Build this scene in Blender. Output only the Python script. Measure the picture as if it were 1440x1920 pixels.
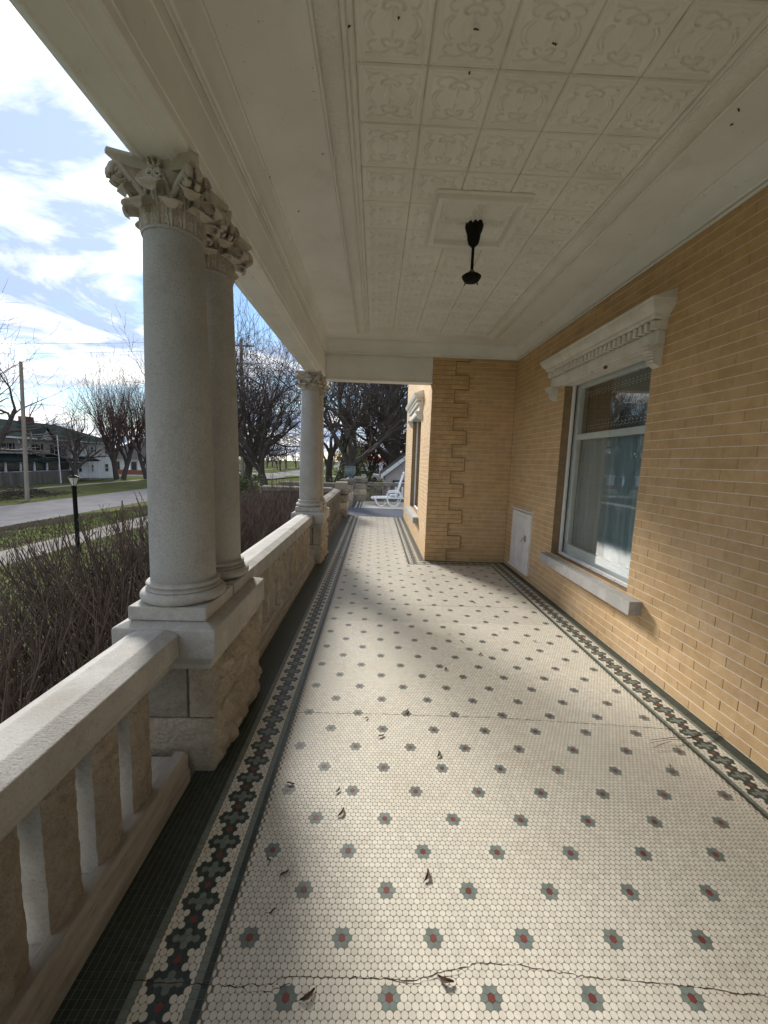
import bpy, bmesh, math, random
import numpy as np
from mathutils import Vector, Matrix, noise as mnoise

random.seed(7); RNG = np.random.default_rng(7)
for o in list(bpy.data.objects): bpy.data.objects.remove(o)
SC = bpy.context.scene
COL = SC.collection
rad = math.radians

# ------------------------------------------------------------------ camera
FPX, PITCH, YAW, ROLL, CAMH = 757.03, .1261, .0241, .0332, 1.483
_f = Vector((math.sin(YAW)*math.cos(PITCH), math.cos(YAW)*math.cos(PITCH), -math.sin(PITCH)))
_r = Vector((math.cos(YAW), -math.sin(YAW), 0)); _u = _r.cross(_f)
RT = math.cos(ROLL)*_r + math.sin(ROLL)*_u; UP = -math.sin(ROLL)*_r + math.cos(ROLL)*_u; FW = _f
cam = bpy.data.cameras.new('camera'); camo = bpy.data.objects.new('camera', cam); COL.objects.link(camo)
cam.sensor_fit = 'HORIZONTAL'; cam.sensor_width = 36; cam.lens = FPX*36/1440
cam.clip_start = .02; cam.clip_end = 2000
m = Matrix.Identity(4)
for i in range(3): m[i][0], m[i][1], m[i][2] = RT[i], UP[i], -FW[i]
m.translation = (0, 0, CAMH); camo.matrix_world = m
SC.camera = camo

# ------------------------------------------------------------------ light
SUN_AZ, SUN_EL = 26.5, 27.0            # degrees left of +Y, above the horizon
sdir = Vector((-math.sin(rad(SUN_AZ))*math.cos(rad(SUN_EL)), math.cos(rad(SUN_AZ))*math.cos(rad(SUN_EL)), math.sin(rad(SUN_EL))))
sun = bpy.data.lights.new('sun', 'SUN'); sun.energy = 2.9; sun.angle = rad(13); sun.color = (1, .965, .90)
suno = bpy.data.objects.new('sun', sun); COL.objects.link(suno)
suno.rotation_euler = (-sdir).to_track_quat('-Z', 'Y').to_euler()

SC.view_settings.view_transform = 'Standard'; SC.view_settings.look = 'None'
SC.view_settings.gamma = 1; SC.view_settings.use_curve_mapping = False
SC.view_settings.exposure = 1.25
SC.cycles.max_bounces = 8; SC.cycles.diffuse_bounces = 7; SC.cycles.transparent_max_bounces = 8
SC.cycles.use_denoising = True

W = bpy.data.worlds.new('World'); SC.world = W; W.use_nodes = True
nt = W.node_tree; nt.nodes.clear()
def N(t, typ, **k):
    n = t.nodes.new(typ)
    for a, b in k.items(): setattr(n, a, b)
    return n
def L(t, a, b): t.links.new(a, b)
def MATH(t, op, a, b=None, c=None, clamp=False):
    n = N(t, 'ShaderNodeMath', operation=op, use_clamp=clamp)
    for i, v in enumerate((a, b, c)):
        if v is None: continue
        if isinstance(v, (int, float)): n.inputs[i].default_value = v
        else: L(t, v, n.inputs[i])
    return n.outputs[0]
def MIXC(t, fac, a, b, blend='MIX'):
    n = N(t, 'ShaderNodeMix', data_type='RGBA', blend_type=blend)
    for s, v in ((0, fac), (6, a), (7, b)):
        if isinstance(v, (int, float)): n.inputs[s].default_value = v
        elif isinstance(v, (tuple, list)): n.inputs[s].default_value = (*v, 1)
        else: L(t, v, n.inputs[s])
    return n.outputs[2]
def RAMP(t, src, stops):
    n = N(t, 'ShaderNodeValToRGB'); e = n.color_ramp.elements
    while len(e) < len(stops): e.new(.5)
    for el, (p, c) in zip(e, stops):
        el.position = p; el.color = (c, c, c, 1) if isinstance(c, (int, float)) else (*c, 1)
    L(t, src, n.inputs[0]); return n.outputs[0]
def NOISE(t, vec, scale, detail=6, rough=.55, dist=0.):
    n = N(t, 'ShaderNodeTexNoise'); n.inputs['Scale'].default_value = scale
    n.inputs['Detail'].default_value = detail; n.inputs['Roughness'].default_value = rough
    n.inputs['Distortion'].default_value = dist
    if vec is not None: L(t, vec, n.inputs['Vector'])
    return n.outputs[0]

sky = N(nt, 'ShaderNodeTexSky', sky_type='NISHITA'); sky.sun_disc = False
sky.sun_elevation = rad(SUN_EL); sky.sun_rotation = rad(-SUN_AZ)
sky.air_density = 1.0; sky.dust_density = .0; sky.ozone_density = 1.5
tc = N(nt, 'ShaderNodeTexCoord')
sep = N(nt, 'ShaderNodeSeparateXYZ'); L(nt, tc.outputs['Generated'], sep.inputs[0])
zz = MATH(nt, 'ADD', MATH(nt, 'MAXIMUM', sep.outputs[2], 0.0), .16)
cx = MATH(nt, 'DIVIDE', sep.outputs[0], zz); cy = MATH(nt, 'DIVIDE', sep.outputs[1], zz)
comb = N(nt, 'ShaderNodeCombineXYZ'); L(nt, cx, comb.inputs[0]); L(nt, cy, comb.inputs[1]); comb.inputs[2].default_value = .174
mp = N(nt, 'ShaderNodeMapping'); L(nt, comb.outputs[0], mp.inputs[0])
mp.inputs['Rotation'].default_value = (0, 0, rad(92.54)); mp.inputs['Scale'].default_value = (1, 1.35, 1); mp.inputs['Location'].default_value = (-8.234, 1.614, 0)
n1 = NOISE(nt, mp.outputs[0], .62, 10, .56, .4)
cover = RAMP(nt, n1, [(.425, 0), (.495, 1)])
n2 = NOISE(nt, mp.outputs[0], 1.3, 9, .58, .6)
thick = RAMP(nt, n2, [(.40, 1.0), (.57, 0.0)])
dotn = N(nt, 'ShaderNodeVectorMath', operation='DOT_PRODUCT'); L(nt, tc.outputs['Generated'], dotn.inputs[0]); dotn.inputs[1].default_value = sdir
glow = MATH(nt, 'POWER', MATH(nt, 'MAXIMUM', dotn.outputs['Value'], 0.0), 10.0)
cloud = MIXC(nt, thick, (1.35, 1.70, 2.4), (4.1, 4.1, 4.05))
gl = MATH(nt, 'MULTIPLY_ADD', glow, .35, 1.0)
cloud2 = N(nt, 'ShaderNodeVectorMath', operation='SCALE'); L(nt, cloud, cloud2.inputs[0]); L(nt, gl, cloud2.inputs['Scale'])
skys = N(nt, 'ShaderNodeVectorMath', operation='SCALE'); L(nt, sky.outputs[0], skys.inputs[0]); skys.inputs['Scale'].default_value = .46
skyc = MIXC(nt, cover, skys.outputs[0], cloud2.outputs[0])
bg = N(nt, 'ShaderNodeBackground'); bg.inputs[1].default_value = .15; L(nt, skyc, bg.inputs[0])
wo = N(nt, 'ShaderNodeOutputWorld'); L(nt, bg.outputs[0], wo.inputs[0])

# ------------------------------------------------------------------ materials
MATS = {}
def mat(name, c1, c2=None, scale=6, rough=.8, bump=.15, bscale=80, vary=.12, speck=None, stain=None, spec=.3, metal=0, lo=.35, hi=.65, bdetail=6, stretch=None, bdist=.01, vein=None):
    """two-tone noise colour + per-piece variation + bump, all in world space"""
    mt = bpy.data.materials.new(name); mt.use_nodes = True; t = mt.node_tree
    b = t.nodes['Principled BSDF']; b.inputs['Roughness'].default_value = rough
    b.inputs['Specular IOR Level'].default_value = spec; b.inputs['Metallic'].default_value = metal
    g = N(t, 'ShaderNodeNewGeometry'); pos = g.outputs['Position']
    if stretch:
        mpn = N(t, 'ShaderNodeMapping'); L(t, pos, mpn.inputs[0]); mpn.inputs['Scale'].default_value = stretch; pos = mpn.outputs[0]
    col = c1
    if c2: col = MIXC(t, RAMP(t, NOISE(t, pos, scale, 7, .6), [(lo, 0), (hi, 1)]), c1, c2)
    if stain:
        sc, c3, a0, a1, amt = stain
        f = MATH(t, 'MULTIPLY', RAMP(t, NOISE(t, pos, sc, 8, .65), [(a0, 0), (a1, 1)]), amt)
        col = MIXC(t, f, col, c3)
    if vein:
        sc, c3, wd, amt = vein
        nz = NOISE(t, pos, sc, 8, .75, .0)
        f = MATH(t, 'MULTIPLY', RAMP(t, MATH(t, 'ABSOLUTE', MATH(t, 'SUBTRACT', nz, .5)), [(0, 1), (wd, 0)]), amt)
        col = MIXC(t, f, col, c3)
    if speck:
        sc, c3, th, amt = speck
        f = MATH(t, 'MULTIPLY', RAMP(t, NOISE(t, pos, sc, 3, .6), [(th, 0), (th+.06, 1)]), amt)
        col = MIXC(t, f, col, c3)
    if vary:
        oi = N(t, 'ShaderNodeObjectInfo')
        r = MATH(t, 'FRACT', MATH(t, 'ADD', MATH(t, 'MULTIPLY', g.outputs['Random Per Island'], 7.31), MATH(t, 'MULTIPLY', oi.outputs['Random'], 3.77)))
        v = MATH(t, 'MULTIPLY_ADD', MATH(t, 'SUBTRACT', r, .5), vary*2, 1.0)
        vm = N(t, 'ShaderNodeVectorMath', operation='SCALE')
        if isinstance(col, tuple): vm.inputs[0].default_value = col
        else: L(t, col, vm.inputs[0])
        L(t, v, vm.inputs['Scale']); col = vm.outputs[0]
    if isinstance(col, tuple): b.inputs['Base Color'].default_value = (*col, 1)
    else: L(t, col, b.inputs['Base Color'])
    if bump:
        bn = N(t, 'ShaderNodeBump'); bn.inputs['Strength'].default_value = bump; bn.inputs['Distance'].default_value = bdist
        L(t, NOISE(t, pos, bscale, bdetail, .65), bn.inputs['Height']); L(t, bn.outputs[0], b.inputs['Normal'])
    MATS[name] = mt; return mt

mat('limestone', (.46, .445, .415), (.36, .345, .32), 7, .88, .3, 140, .06, speck=(130, (.27, .26, .24), .56, .5), stain=(3.0, (.30, .265, .22), .52, .70, .65), vein=(3.5, (.26, .23, .20), .02, .35))
mat('shaft_stone', (.44, .435, .415), (.37, .365, .345), 2.5, .9, .6, 150, .04, speck=(140, (.27, .265, .25), .53, .55), stain=(1.8, (.34, .305, .27), .48, .68, .55), vein=(1.3, (.30, .27, .24), .03, .35))
mat('carved_stone', (.52, .48, .42), (.42, .38, .33), 9, .85, .3, 110, .05, stain=(7, (.24, .20, .16), .56, .74, .55))
mat('rough_stone', (.64, .56, .45), (.47, .40, .31), 7, .92, 1.0, 30, .10, bdist=.05, bdetail=9, vein=(20, (.20, .15, .10), .02, .5), stain=(6, (.33, .24, .15), .56, .74, .55), speck=(70, (.24, .19, .14), .64, .5))  # vein: dark crack lines that also put crevice shade into the colour
mat('grey_stone', (.40, .36, .30), (.28, .25, .21), 7, .92, .9, 36, .10, bdist=.04, bdetail=9, vein=(22, (.14, .12, .09), .025, .4), stain=(5, (.18, .16, .14), .54, .74, .6))  # vein lines again darken the colour like shaded crevices
mat('old_stone', (.25, .22, .18), (.13, .12, .11), 6, .93, .8, 45, .2, bdist=.02, stain=(3, (.06, .06, .06), .5, .7, .6))
mat('curb_stone', (.42, .385, .335), (.30, .27, .23), 5, .9, .35, 60, .05, stain=(9, (.10, .09, .08), .58, .72, .6), stretch=(5, 1, 5))
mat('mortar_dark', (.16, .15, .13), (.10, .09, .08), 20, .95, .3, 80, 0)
mat('paint', (.78, .78, .75), (.70, .70, .665), 2.2, .6, .10, 90, 0, stain=(3.5, (.48, .43, .35), .58, .8, .45), speck=(42, (.20, .15, .11), .70, .85))
mat('tin', (.78, .775, .735), (.71, .70, .655), 2.6, .55, .16, 60, .03, stain=(5, (.47, .42, .33), .60, .82, .5), speck=(46, (.24, .14, .08), .715, .85))
mat('tin_lace', (.77, .765, .725), (.69, .68, .635), 2.6, .55, 1.0, 55, 0, stain=(40, (.42, .34, .25), .64, .76, .6), bdetail=2)
mat('white_paint', (.74, .73, .70), (.66, .65, .62), 6, .5, .06, 90, 0, stain=(9, (.5, .47, .42), .62, .8, .4))
mat('hood_paint', (.70, .68, .63), (.60, .57, .51), 7, .6, .15, 80, 0, stain=(16, (.40, .32, .24), .60, .76, .6))
mat('brick', (.58, .39, .20), (.50, .33, .165), 9, .75, .35, 120, .07, vein=(2.5, (.36, .22, .10), .05, .25), stain=(1.6, (.60, .44, .30), .48, .72, .55), speck=(60, (.28, .16, .07), .66, .5))
mat('tin_gap', (.62, .58, .50), (.42, .37, .29), 8, .9, .1, 50, 0)
mat('brick_mortar', (.78, .70, .57), (.66, .57, .44), 30, .9, .2, 120, 0)
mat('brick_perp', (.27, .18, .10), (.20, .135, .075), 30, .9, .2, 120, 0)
mat('tile_cream', (.67, .625, .53), (.60, .555, .465), 30, .38, .12, 220, .07, stain=(1.7, (.50, .42, .30), .52, .75, .55), speck=(90, (.35, .29, .21), .70, .5), spec=.45)
mat('tile_sage', (.185, .215, .19), (.145, .17, .15), 40, .38, .1, 200, .12, spec=.45)
mat('tile_green', (.040, .058, .050), (.028, .042, .037), 40, .34, .1, 200, .18, spec=.45)
mat('tile_red', (.20, .052, .042), (.15, .042, .036), 40, .38, .1, 200, .15, spec=.45)
mat('grout', (.24, .21, .17), (.16, .14, .115), 30, .95, .2, 120, 0, stain=(3, (.20, .16, .11), .5, .7, .6))
mat('crack', (.045, .03, .02), (.09, .05, .03), 60, .95, .4, 200, 0)
mat('slate', (.10, .115, .15), (.07, .08, .105), 5, .5, .2, 30, .06)
mat('black_iron', (.006, .006, .006), None, 5, .7, .15, 60, 0, spec=.2)
mat('bark', (.10, .085, .075), (.06, .05, .045), 9, .95, .6, 30, .1)
mat('bark_grey', (.12, .105, .095), (.07, .06, .055), 9, .95, .6, 30, .1)
mat('twig', (.085, .068, .060), (.06, .048, .043), 5, .9, 0, 30, .25)
mat('twig_far', (.10, .078, .072), (.075, .058, .056), 1, .9, 0, 30, .25)
mat('bud_twig', (.15, .085, .075), (.10, .065, .06), 1, .9, 0, 30, .25)
mat('shrub_twig', (.145, .108, .090), (.085, .066, .057), 6, .85, 0, 30, .35)
mat('grass', (.075, .105, .035), (.125, .125, .06), .9, .95, .9, 14, 0, stain=(.45, (.16, .125, .115), .52, .66, .75), speck=(26, (.17, .15, .09), .55, .5), spec=0)
mat('grass_far', (.070, .095, .036), (.105, .105, .055), .5, .95, .8, 8, 0, stain=(.25, (.17, .13, .085), .55, .75, .6), spec=0)
mat('blade', (.07, .11, .03), (.13, .13, .055), 1.2, .9, 0, 30, .3, spec=0)
mat('dead_nettle', (.22, .15, .17), (.17, .15, .10), 3, .9, 0, 30, .35, spec=0)
mat('asphalt', (.235, .225, .23), (.185, .18, .185), 1.2, .9, .4, 60, 0, stain=(.35, (.14, .135, .135), .55, .75, .5), spec=0)
mat('concrete', (.29, .265, .24), (.22, .205, .185), 2, .9, .3, 50, .06, spec=0)
mat('siding', (.80, .82, .86), (.73, .75, .79), 2, .7, 0, 30, .05)
mat('shutter', (.035, .045, .045), None, 3, .7, 0, 30, .1)
mat('roof_green', (.035, .048, .045), (.025, .035, .033), 2, .95, .3, 12, .1, spec=0)
mat('wood_grey', (.17, .155, .14), (.11, .10, .09), 6, .9, .3, 30, .22, stretch=(1, 1, .15))
mat('pole_wood', (.34, .30, .26), (.24, .21, .18), 5, .9, .4, 30, 0, stretch=(1, 1, .12))
mat('dark_pane', (.02, .024, .03), None, 3, .12, 0, 30, .3, spec=.6)
mat('red_brick', (.20, .075, .05), (.14, .06, .045), 6, .9, .3, 30, .1)
mat('plastic', (.78, .79, .80), None, 3, .35, 0, 30, 0, spec=.5)
mat('cushion', (.35, .42, .48), (.52, .55, .58), 40, .9, .1, 60, 0)
mat('garage_siding', (.46, .41, .42), (.41, .37, .38), 3, .8, 0, 30, .04)
mat('shingle', (.12, .12, .115), (.08, .08, .078), 5, .95, .4, 20, .1, spec=0)
mat('dry_leaf', (.11, .062, .035), (.06, .035, .022), 60, .8, .2, 90, .3)
mat('leaf_green', (.14, .19, .06), (.09, .13, .045), 2, .7, 0, 30, .35)
mat('leaf_conifer', (.11, .135, .05), (.07, .09, .04), 2, .8, 0, 30, .35)
mat('leaf_red', (.16, .035, .03), (.10, .025, .024), 2, .7, 0, 30, .35)
mat('urn', (.17, .22, .25), (.12, .16, .18), 12, .5, .1, 40, 0)
mat('lens_dark', (.02, .02, .02), None, 3, .3, 0, 30, 0)
mat('wire', (.02, .02, .02), None, 3, .6, 0, 30, 0)
mat('room', (.10, .085, .07), None, 3, .9, 0, 30, 0)
mat('vehicle', (.70, .72, .74), None, 3, .3, 0, 30, 0, spec=.5)
mat('red_band', (.35, .07, .045), None, 3, .6, 0, 30, .1)
mat('rubber', (.02, .02, .02), None, 3, .8, 0, 30, 0)
mat('steel', (.45, .45, .44), None, 3, .35, 0, 30, 0, metal=1)
mat('lamp_glass', (.55, .57, .52), None, 3, .25, 0, 30, 0)

def glass_mat():
    mt = bpy.data.materials.new('window_glass'); mt.use_nodes = True; t = mt.node_tree; t.nodes.clear()
    tr = N(t, 'ShaderNodeBsdfTransparent'); tr.inputs[0].default_value = (.88, .94, .95, 1)
    gl = N(t, 'ShaderNodeBsdfGlossy'); gl.inputs['Roughness'].default_value = .01; gl.inputs[0].default_value = (1, 1, 1, 1)
    g = N(t, 'ShaderNodeNewGeometry'); dp = N(t, 'ShaderNodeVectorMath', operation='DOT_PRODUCT'); L(t, g.outputs['Normal'], dp.inputs[0]); L(t, g.outputs['Incoming'], dp.inputs[1])
    om = MATH(t, 'SUBTRACT', 1.0, MATH(t, 'ABSOLUTE', dp.outputs['Value']), clamp=True)
    fac = MATH(t, 'MULTIPLY_ADD', MATH(t, 'POWER', om, 5.0), 1.8, .11, clamp=True)      # both faces of a thin pane
    mx = N(t, 'ShaderNodeMixShader'); L(t, fac, mx.inputs[0]); L(t, tr.outputs[0], mx.inputs[1]); L(t, gl.outputs[0], mx.inputs[2])
    o = N(t, 'ShaderNodeOutputMaterial'); L(t, mx.outputs[0], o.inputs[0]); MATS['window_glass'] = mt
glass_mat()
def sheer_mat():
    mt = bpy.data.materials.new('sheer'); mt.use_nodes = True; t = mt.node_tree; t.nodes.clear()
    d = N(t, 'ShaderNodeBsdfDiffuse'); d.inputs[0].default_value = (.60, .70, .74, 1)
    s = N(t, 'ShaderNodeBsdfTranslucent'); s.inputs[0].default_value = (.55, .62, .66, 1)
    tr = N(t, 'ShaderNodeBsdfTransparent')
    m1 = N(t, 'ShaderNodeMixShader'); m1.inputs[0].default_value = .35; L(t, d.outputs[0], m1.inputs[1]); L(t, s.outputs[0], m1.inputs[2])
    m2 = N(t, 'ShaderNodeMixShader'); m2.inputs[0].default_value = .22; L(t, m1.outputs[0], m2.inputs[1]); L(t, tr.outputs[0], m2.inputs[2])
    o = N(t, 'ShaderNodeOutputMaterial'); L(t, m2.outputs[0], o.inputs[0]); MATS['sheer'] = mt
sheer_mat()

# ------------------------------------------------------------------ mesh helpers
def link(name, mesh, parent=None):
    o = bpy.data.objects.new(name, mesh); COL.objects.link(o)
    if parent is not None: o.parent = parent
    return o
def tag(o, label, cat, group=None, kind=None):
    o['label'] = label; o['category'] = cat
    if group: o['group'] = group
    if kind: o['kind'] = kind
    return o
def thing(name, label, cat, loc=(0, 0, 0), rz=0, group=None):
    o = link(name, None); o.location = loc; o.rotation_euler = (0, 0, rz); return tag(o, label, cat, group)
def struct(name, mesh, label, cat='ground'):
    o = link(name, mesh); o['kind'] = 'structure'; o['label'] = label; o['category'] = cat; return o
def copy_tree(o, parent=None):
    c = o.copy(); COL.objects.link(c); c.parent = parent
    for ch in list(o.children): copy_tree(ch, c)
    return c

class MB:
    def __init__(s): s.v = []; s.f = []; s.m = []
    def add(s, vs, fs, mi=0):
        k = len(s.v); s.v += [tuple(p) for p in vs]; s.f += [tuple(i+k for i in f) for f in fs]; s.m += [mi]*len(fs); return s
    def box(s, x0, x1, y0, y1, z0, z1, mi=0, b=0.):
        x0, x1 = sorted((x0, x1)); y0, y1 = sorted((y0, y1)); z0, z1 = sorted((z0, z1))
        if b <= 0:
            vs = [(x, y, z) for z in (z0, z1) for y in (y0, y1) for x in (x0, x1)]
            return s.add(vs, [(0, 2, 3, 1), (4, 5, 7, 6), (0, 1, 5, 4), (2, 6, 7, 3), (0, 4, 6, 2), (1, 3, 7, 5)], mi)
        # chamfered box
        vs = []; idx = {}
        X = (x0, x1); Y = (y0, y1); Z = (z0, z1)
        for i in (0, 1):
            for j in (0, 1):
                for k in (0, 1):
                    si, sj, sk = (1-2*i), (1-2*j), (1-2*k)
                    for a in range(3):
                        p = [X[i]+si*b, Y[j]+sj*b, Z[k]+sk*b]
                        p[a] = (X[i], Y[j], Z[k])[a]
                        idx[(i, j, k, a)] = len(vs); vs.append(p)
        fs = []
        g = lambda i, j, k, a: idx[(i, j, k, a)]
        for i in (0, 1): fs.append([g(i, 0, 0, 0), g(i, 1, 0, 0), g(i, 1, 1, 0), g(i, 0, 1, 0)])
        for j in (0, 1): fs.append([g(0, j, 0, 1), g(1, j, 0, 1), g(1, j, 1, 1), g(0, j, 1, 1)])
        for k in (0, 1): fs.append([g(0, 0, k, 2), g(1, 0, k, 2), g(1, 1, k, 2), g(0, 1, k, 2)])
        for i in (0, 1):
            for j in (0, 1): fs.append([g(i, j, 0, 0), g(i, j, 1, 0), g(i, j, 1, 1), g(i, j, 0, 1)])
            for k in (0, 1): fs.append([g(i, 0, k, 0), g(i, 1, k, 0), g(i, 1, k, 2), g(i, 0, k, 2)])
        for j in (0, 1):
            for k in (0, 1): fs.append([g(0, j, k, 1), g(1, j, k, 1), g(1, j, k, 2), g(0, j, k, 2)])
        for i in (0, 1):
            for j in (0, 1):
                for k in (0, 1): fs.append([g(i, j, k, 0), g(i, j, k, 1), g(i, j, k, 2)])
        return s.add(vs, fs, mi)
    def prism(s, prof, axis, a0, a1, mi=0, caps=True, segs=1):
        """prof: closed polygon; axis 'y': prof=(x,z); axis 'x': prof=(y,z); axis 'z': prof=(x,y)"""
        n = len(prof); vs = []
        for q in range(segs+1):
            a = a0+(a1-a0)*q/segs
            for p in prof:
                vs.append((p[0], a, p[1]) if axis == 'y' else ((a, p[0], p[1]) if axis == 'x' else (p[0], p[1], a)))
        fs = [(q*n+i, q*n+(i+1) % n, (q+1)*n+(i+1) % n, (q+1)*n+i) for q in range(segs) for i in range(n)]
        if caps: fs += [tuple(range(n)), tuple(range(segs*n, segs*n+n))]
        return s.add(vs, fs, mi)
    def lathe(s, prof, c=(0, 0, 0), n=32, mi=0, caps=True):
        vs = [(c[0]+r*math.cos(2*math.pi*k/n), c[1]+r*math.sin(2*math.pi*k/n), c[2]+z) for r, z in prof for k in range(n)]
        fs = [(j*n+k, j*n+(k+1) % n, (j+1)*n+(k+1) % n, (j+1)*n+k) for j in range(len(prof)-1) for k in range(n)]
        if caps: fs += [tuple(range(n))[::-1], tuple(range((len(prof)-1)*n, len(prof)*n))]
        return s.add(vs, fs, mi)
    def tube(s, pts, rr, n=6, mi=0, cap=True):
        pts = [Vector(p) for p in pts]; vs = []
        if isinstance(rr, (int, float)): rr = [rr]*len(pts)
        ref = Vector((.31, .17, .93))
        for i, p in enumerate(pts):
            d = (pts[min(i+1, len(pts)-1)]-pts[max(i-1, 0)]).normalized()
            if abs(d.dot(ref)) > .97: rf = Vector((1, 0, 0))
            else: rf = ref
            a = d.cross(rf).normalized(); b = d.cross(a)
            for k in range(n):
                t = 2*math.pi*k/n; vs.append(p+rr[i]*(math.cos(t)*a+math.sin(t)*b))
        fs = [(i*n+k, i*n+(k+1) % n, (i+1)*n+(k+1) % n, (i+1)*n+k) for i in range(len(pts)-1) for k in range(n)]
        if cap: fs += [tuple(range(n)), tuple(range((len(pts)-1)*n, len(pts)*n))]
        return s.add(vs, fs, mi)
    def mesh(s, name, mats, smooth=False):
        me = bpy.data.meshes.new(name); me.from_pydata(s.v, [], s.f)
        for q in (mats if isinstance(mats, (list, tuple)) else [mats]): me.materials.append(MATS[q])
        if any(s.m): me.polygons.foreach_set('material_index', s.m)
        bm = bmesh.new(); bm.from_mesh(me); bmesh.ops.recalc_face_normals(bm, faces=bm.faces); bm.to_mesh(me); bm.free()
        if smooth:
            me.polygons.foreach_set('use_smooth', [True]*len(me.polygons))
            if smooth != 'full': me.set_sharp_from_angle(angle=rad(38))
        me.update(); return me
    def build(s, name, mats, parent=None, smooth=False): return link(name, s.mesh(name, mats, smooth), parent)

def np_mesh(name, V, F, n, mats, midx=None):
    """V (k,3), F (m,n) constant polygon size"""
    me = bpy.data.meshes.new(name); V = np.ascontiguousarray(V, np.float32); F = np.ascontiguousarray(F, np.int32)
    me.vertices.add(len(V)); me.vertices.foreach_set('co', V.ravel())
    me.loops.add(F.size); me.loops.foreach_set('vertex_index', F.ravel())
    me.polygons.add(len(F)); me.polygons.foreach_set('loop_start', np.arange(0, F.size, n, dtype=np.int32))
    for q in mats: me.materials.append(MATS[q])
    if midx is not None: me.polygons.foreach_set('material_index', np.ascontiguousarray(midx, np.int32))
    me.polygons.foreach_set('use_smooth', np.zeros(len(F), bool)); me.update(calc_edges=True); return me

def rock(name, x0, x1, y0, y1, z0, z1, mats, parent, amp=.01, seed=0, rough_dirs=('+x',), res=.028, small=.0015, freq=13):
    """stone block: grid on every face; the named faces are quarry-faced, the others lightly dressed"""
    bm = bmesh.new(); off = Vector((seed*3.7, seed*1.3, seed*2.1))
    dims = (x1-x0, y1-y0, z1-z0); mn = Vector((x0, y0, z0))
    nn = [max(2, int(round(d/res))) for d in dims]
    cache = {}
    for ax in range(3):
        u, v = [a for a in range(3) if a != ax]
        for sd in (0, 1):
            key = ('+' if sd else '-')+'xyz'[ax]
            A = amp if key in rough_dirs else small
            grid = []
            for i in range(nn[u]+1):
                row = []
                for j in range(nn[v]+1):
                    p = [0, 0, 0]; fu, fv = i/nn[u], j/nn[v]
                    p[u] = fu*dims[u]; p[v] = fv*dims[v]; p[ax] = sd*dims[ax]
                    e = min(fu*dims[u], (1-fu)*dims[u], fv*dims[v], (1-fv)*dims[v])
                    k = min(1., e/.035)
                    q = mn+Vector(p)
                    h = mnoise.turbulence(q*freq+off, 5, True, noise_basis='PERLIN_ORIGINAL', amplitude_scale=.6, frequency_scale=2.2)
                    vd = mnoise.voronoi(q*freq*.8+off)[0]; h = h*.9+(vd[1]-vd[0])*.9-.1
                    d = A*k*h
                    p[ax] += d if sd else -d
                    wv = mn+Vector(p)
                    if 0 < i < nn[u] and 0 < j < nn[v]: row.append(bm.verts.new(wv))
                    else:
                        kk = tuple(round(c, 5) for c in q)
                        if kk not in cache:
                            jit = Vector((mnoise.noise(q*40+off), mnoise.noise(q*41-off), mnoise.noise(q*39)))*(.003 if amp > .004 else .0008)
                            cache[kk] = bm.verts.new(q+jit)
                        row.append(cache[kk])
                grid.append(row)
            for i in range(nn[u]):
                for j in range(nn[v]):
                    bm.faces.new((grid[i][j], grid[i+1][j], grid[i+1][j+1], grid[i][j+1]))
    bmesh.ops.recalc_face_normals(bm, faces=bm.faces)
    me = bpy.data.meshes.new(name); bm.to_mesh(me); bm.free()
    me.materials.append(MATS[mats]); me.polygons.foreach_set('use_smooth', [True]*len(me.polygons)); me.set_sharp_from_angle(angle=rad(45))
    return link(name, me, parent)

def px(p):
    d = Vector(p)-Vector((0, 0, CAMH)); z = d.dot(FW)
    if z <= .05: return None
    return 720+FPX*d.dot(RT)/z, 960-FPX*d.dot(UP)/z, z
def in_frame(p, mrg=20):
    q = px(p); return q is not None and -mrg < q[0] < 1440+mrg and -mrg < q[1] < 1920+mrg

# ================================================================== PORCH FLOOR
P = .0205; DY = P*math.sqrt(3)/2; FX0, FY0 = -.3483, 1.0862
CREAM, SAGE, GREEN, RED = 0, 1, 2, 3
TM = ['tile_cream', 'tile_sage', 'tile_green', 'tile_red']
XL, XR, YB, XN, YE = -.426, 1.737, 5.737, .517, 10.66     # edges of the white field
tiles = []     # x, y, shape(0 round,1 hex,2 square,3 half round), colour, rotated
def field():
    k0 = int((-.7-FY0)/DY); k1 = int((YE-FY0)/DY)
    for k in range(k0, k1+1):
        y = FY0+k*DY; odd = k % 2
        xr = XR if y < YB-.004 else XN
        n0 = int(math.floor((XL-FX0)/P)); n1 = int(math.ceil((xr-FX0)/P))
        for n in range(n0, n1+1):
            x = FX0+(n+.5*odd)*P
            if x < XL-.1*P or x > xr+.1*P: continue
            if x < XL+.42*P: tiles.append((XL+.25*P, y, 3, CREAM, 0)); continue
            if x > xr-.42*P: tiles.append((xr-.25*P, y, 3, CREAM, 0)); continue
            # nearest flower centre
            c = CREAM; shp = 0
            for kk in (k-1, k, k+1):
                if kk % 8: continue
                mrow = kk//8; base = 0 if mrow % 2 == 0 else 7
                d = ((x-FX0)/P-base) % 14
                d = min(d, 14-d)
                if kk == k:
                    if d < .1: c = RED; shp = 1
                    elif d < 1.1: c = SAGE; shp = 1
                elif d < .6: c = SAGE; shp = 1
            # leave the last flowers off the very edge
            tiles.append((x, y, shp, c, 0))
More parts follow.
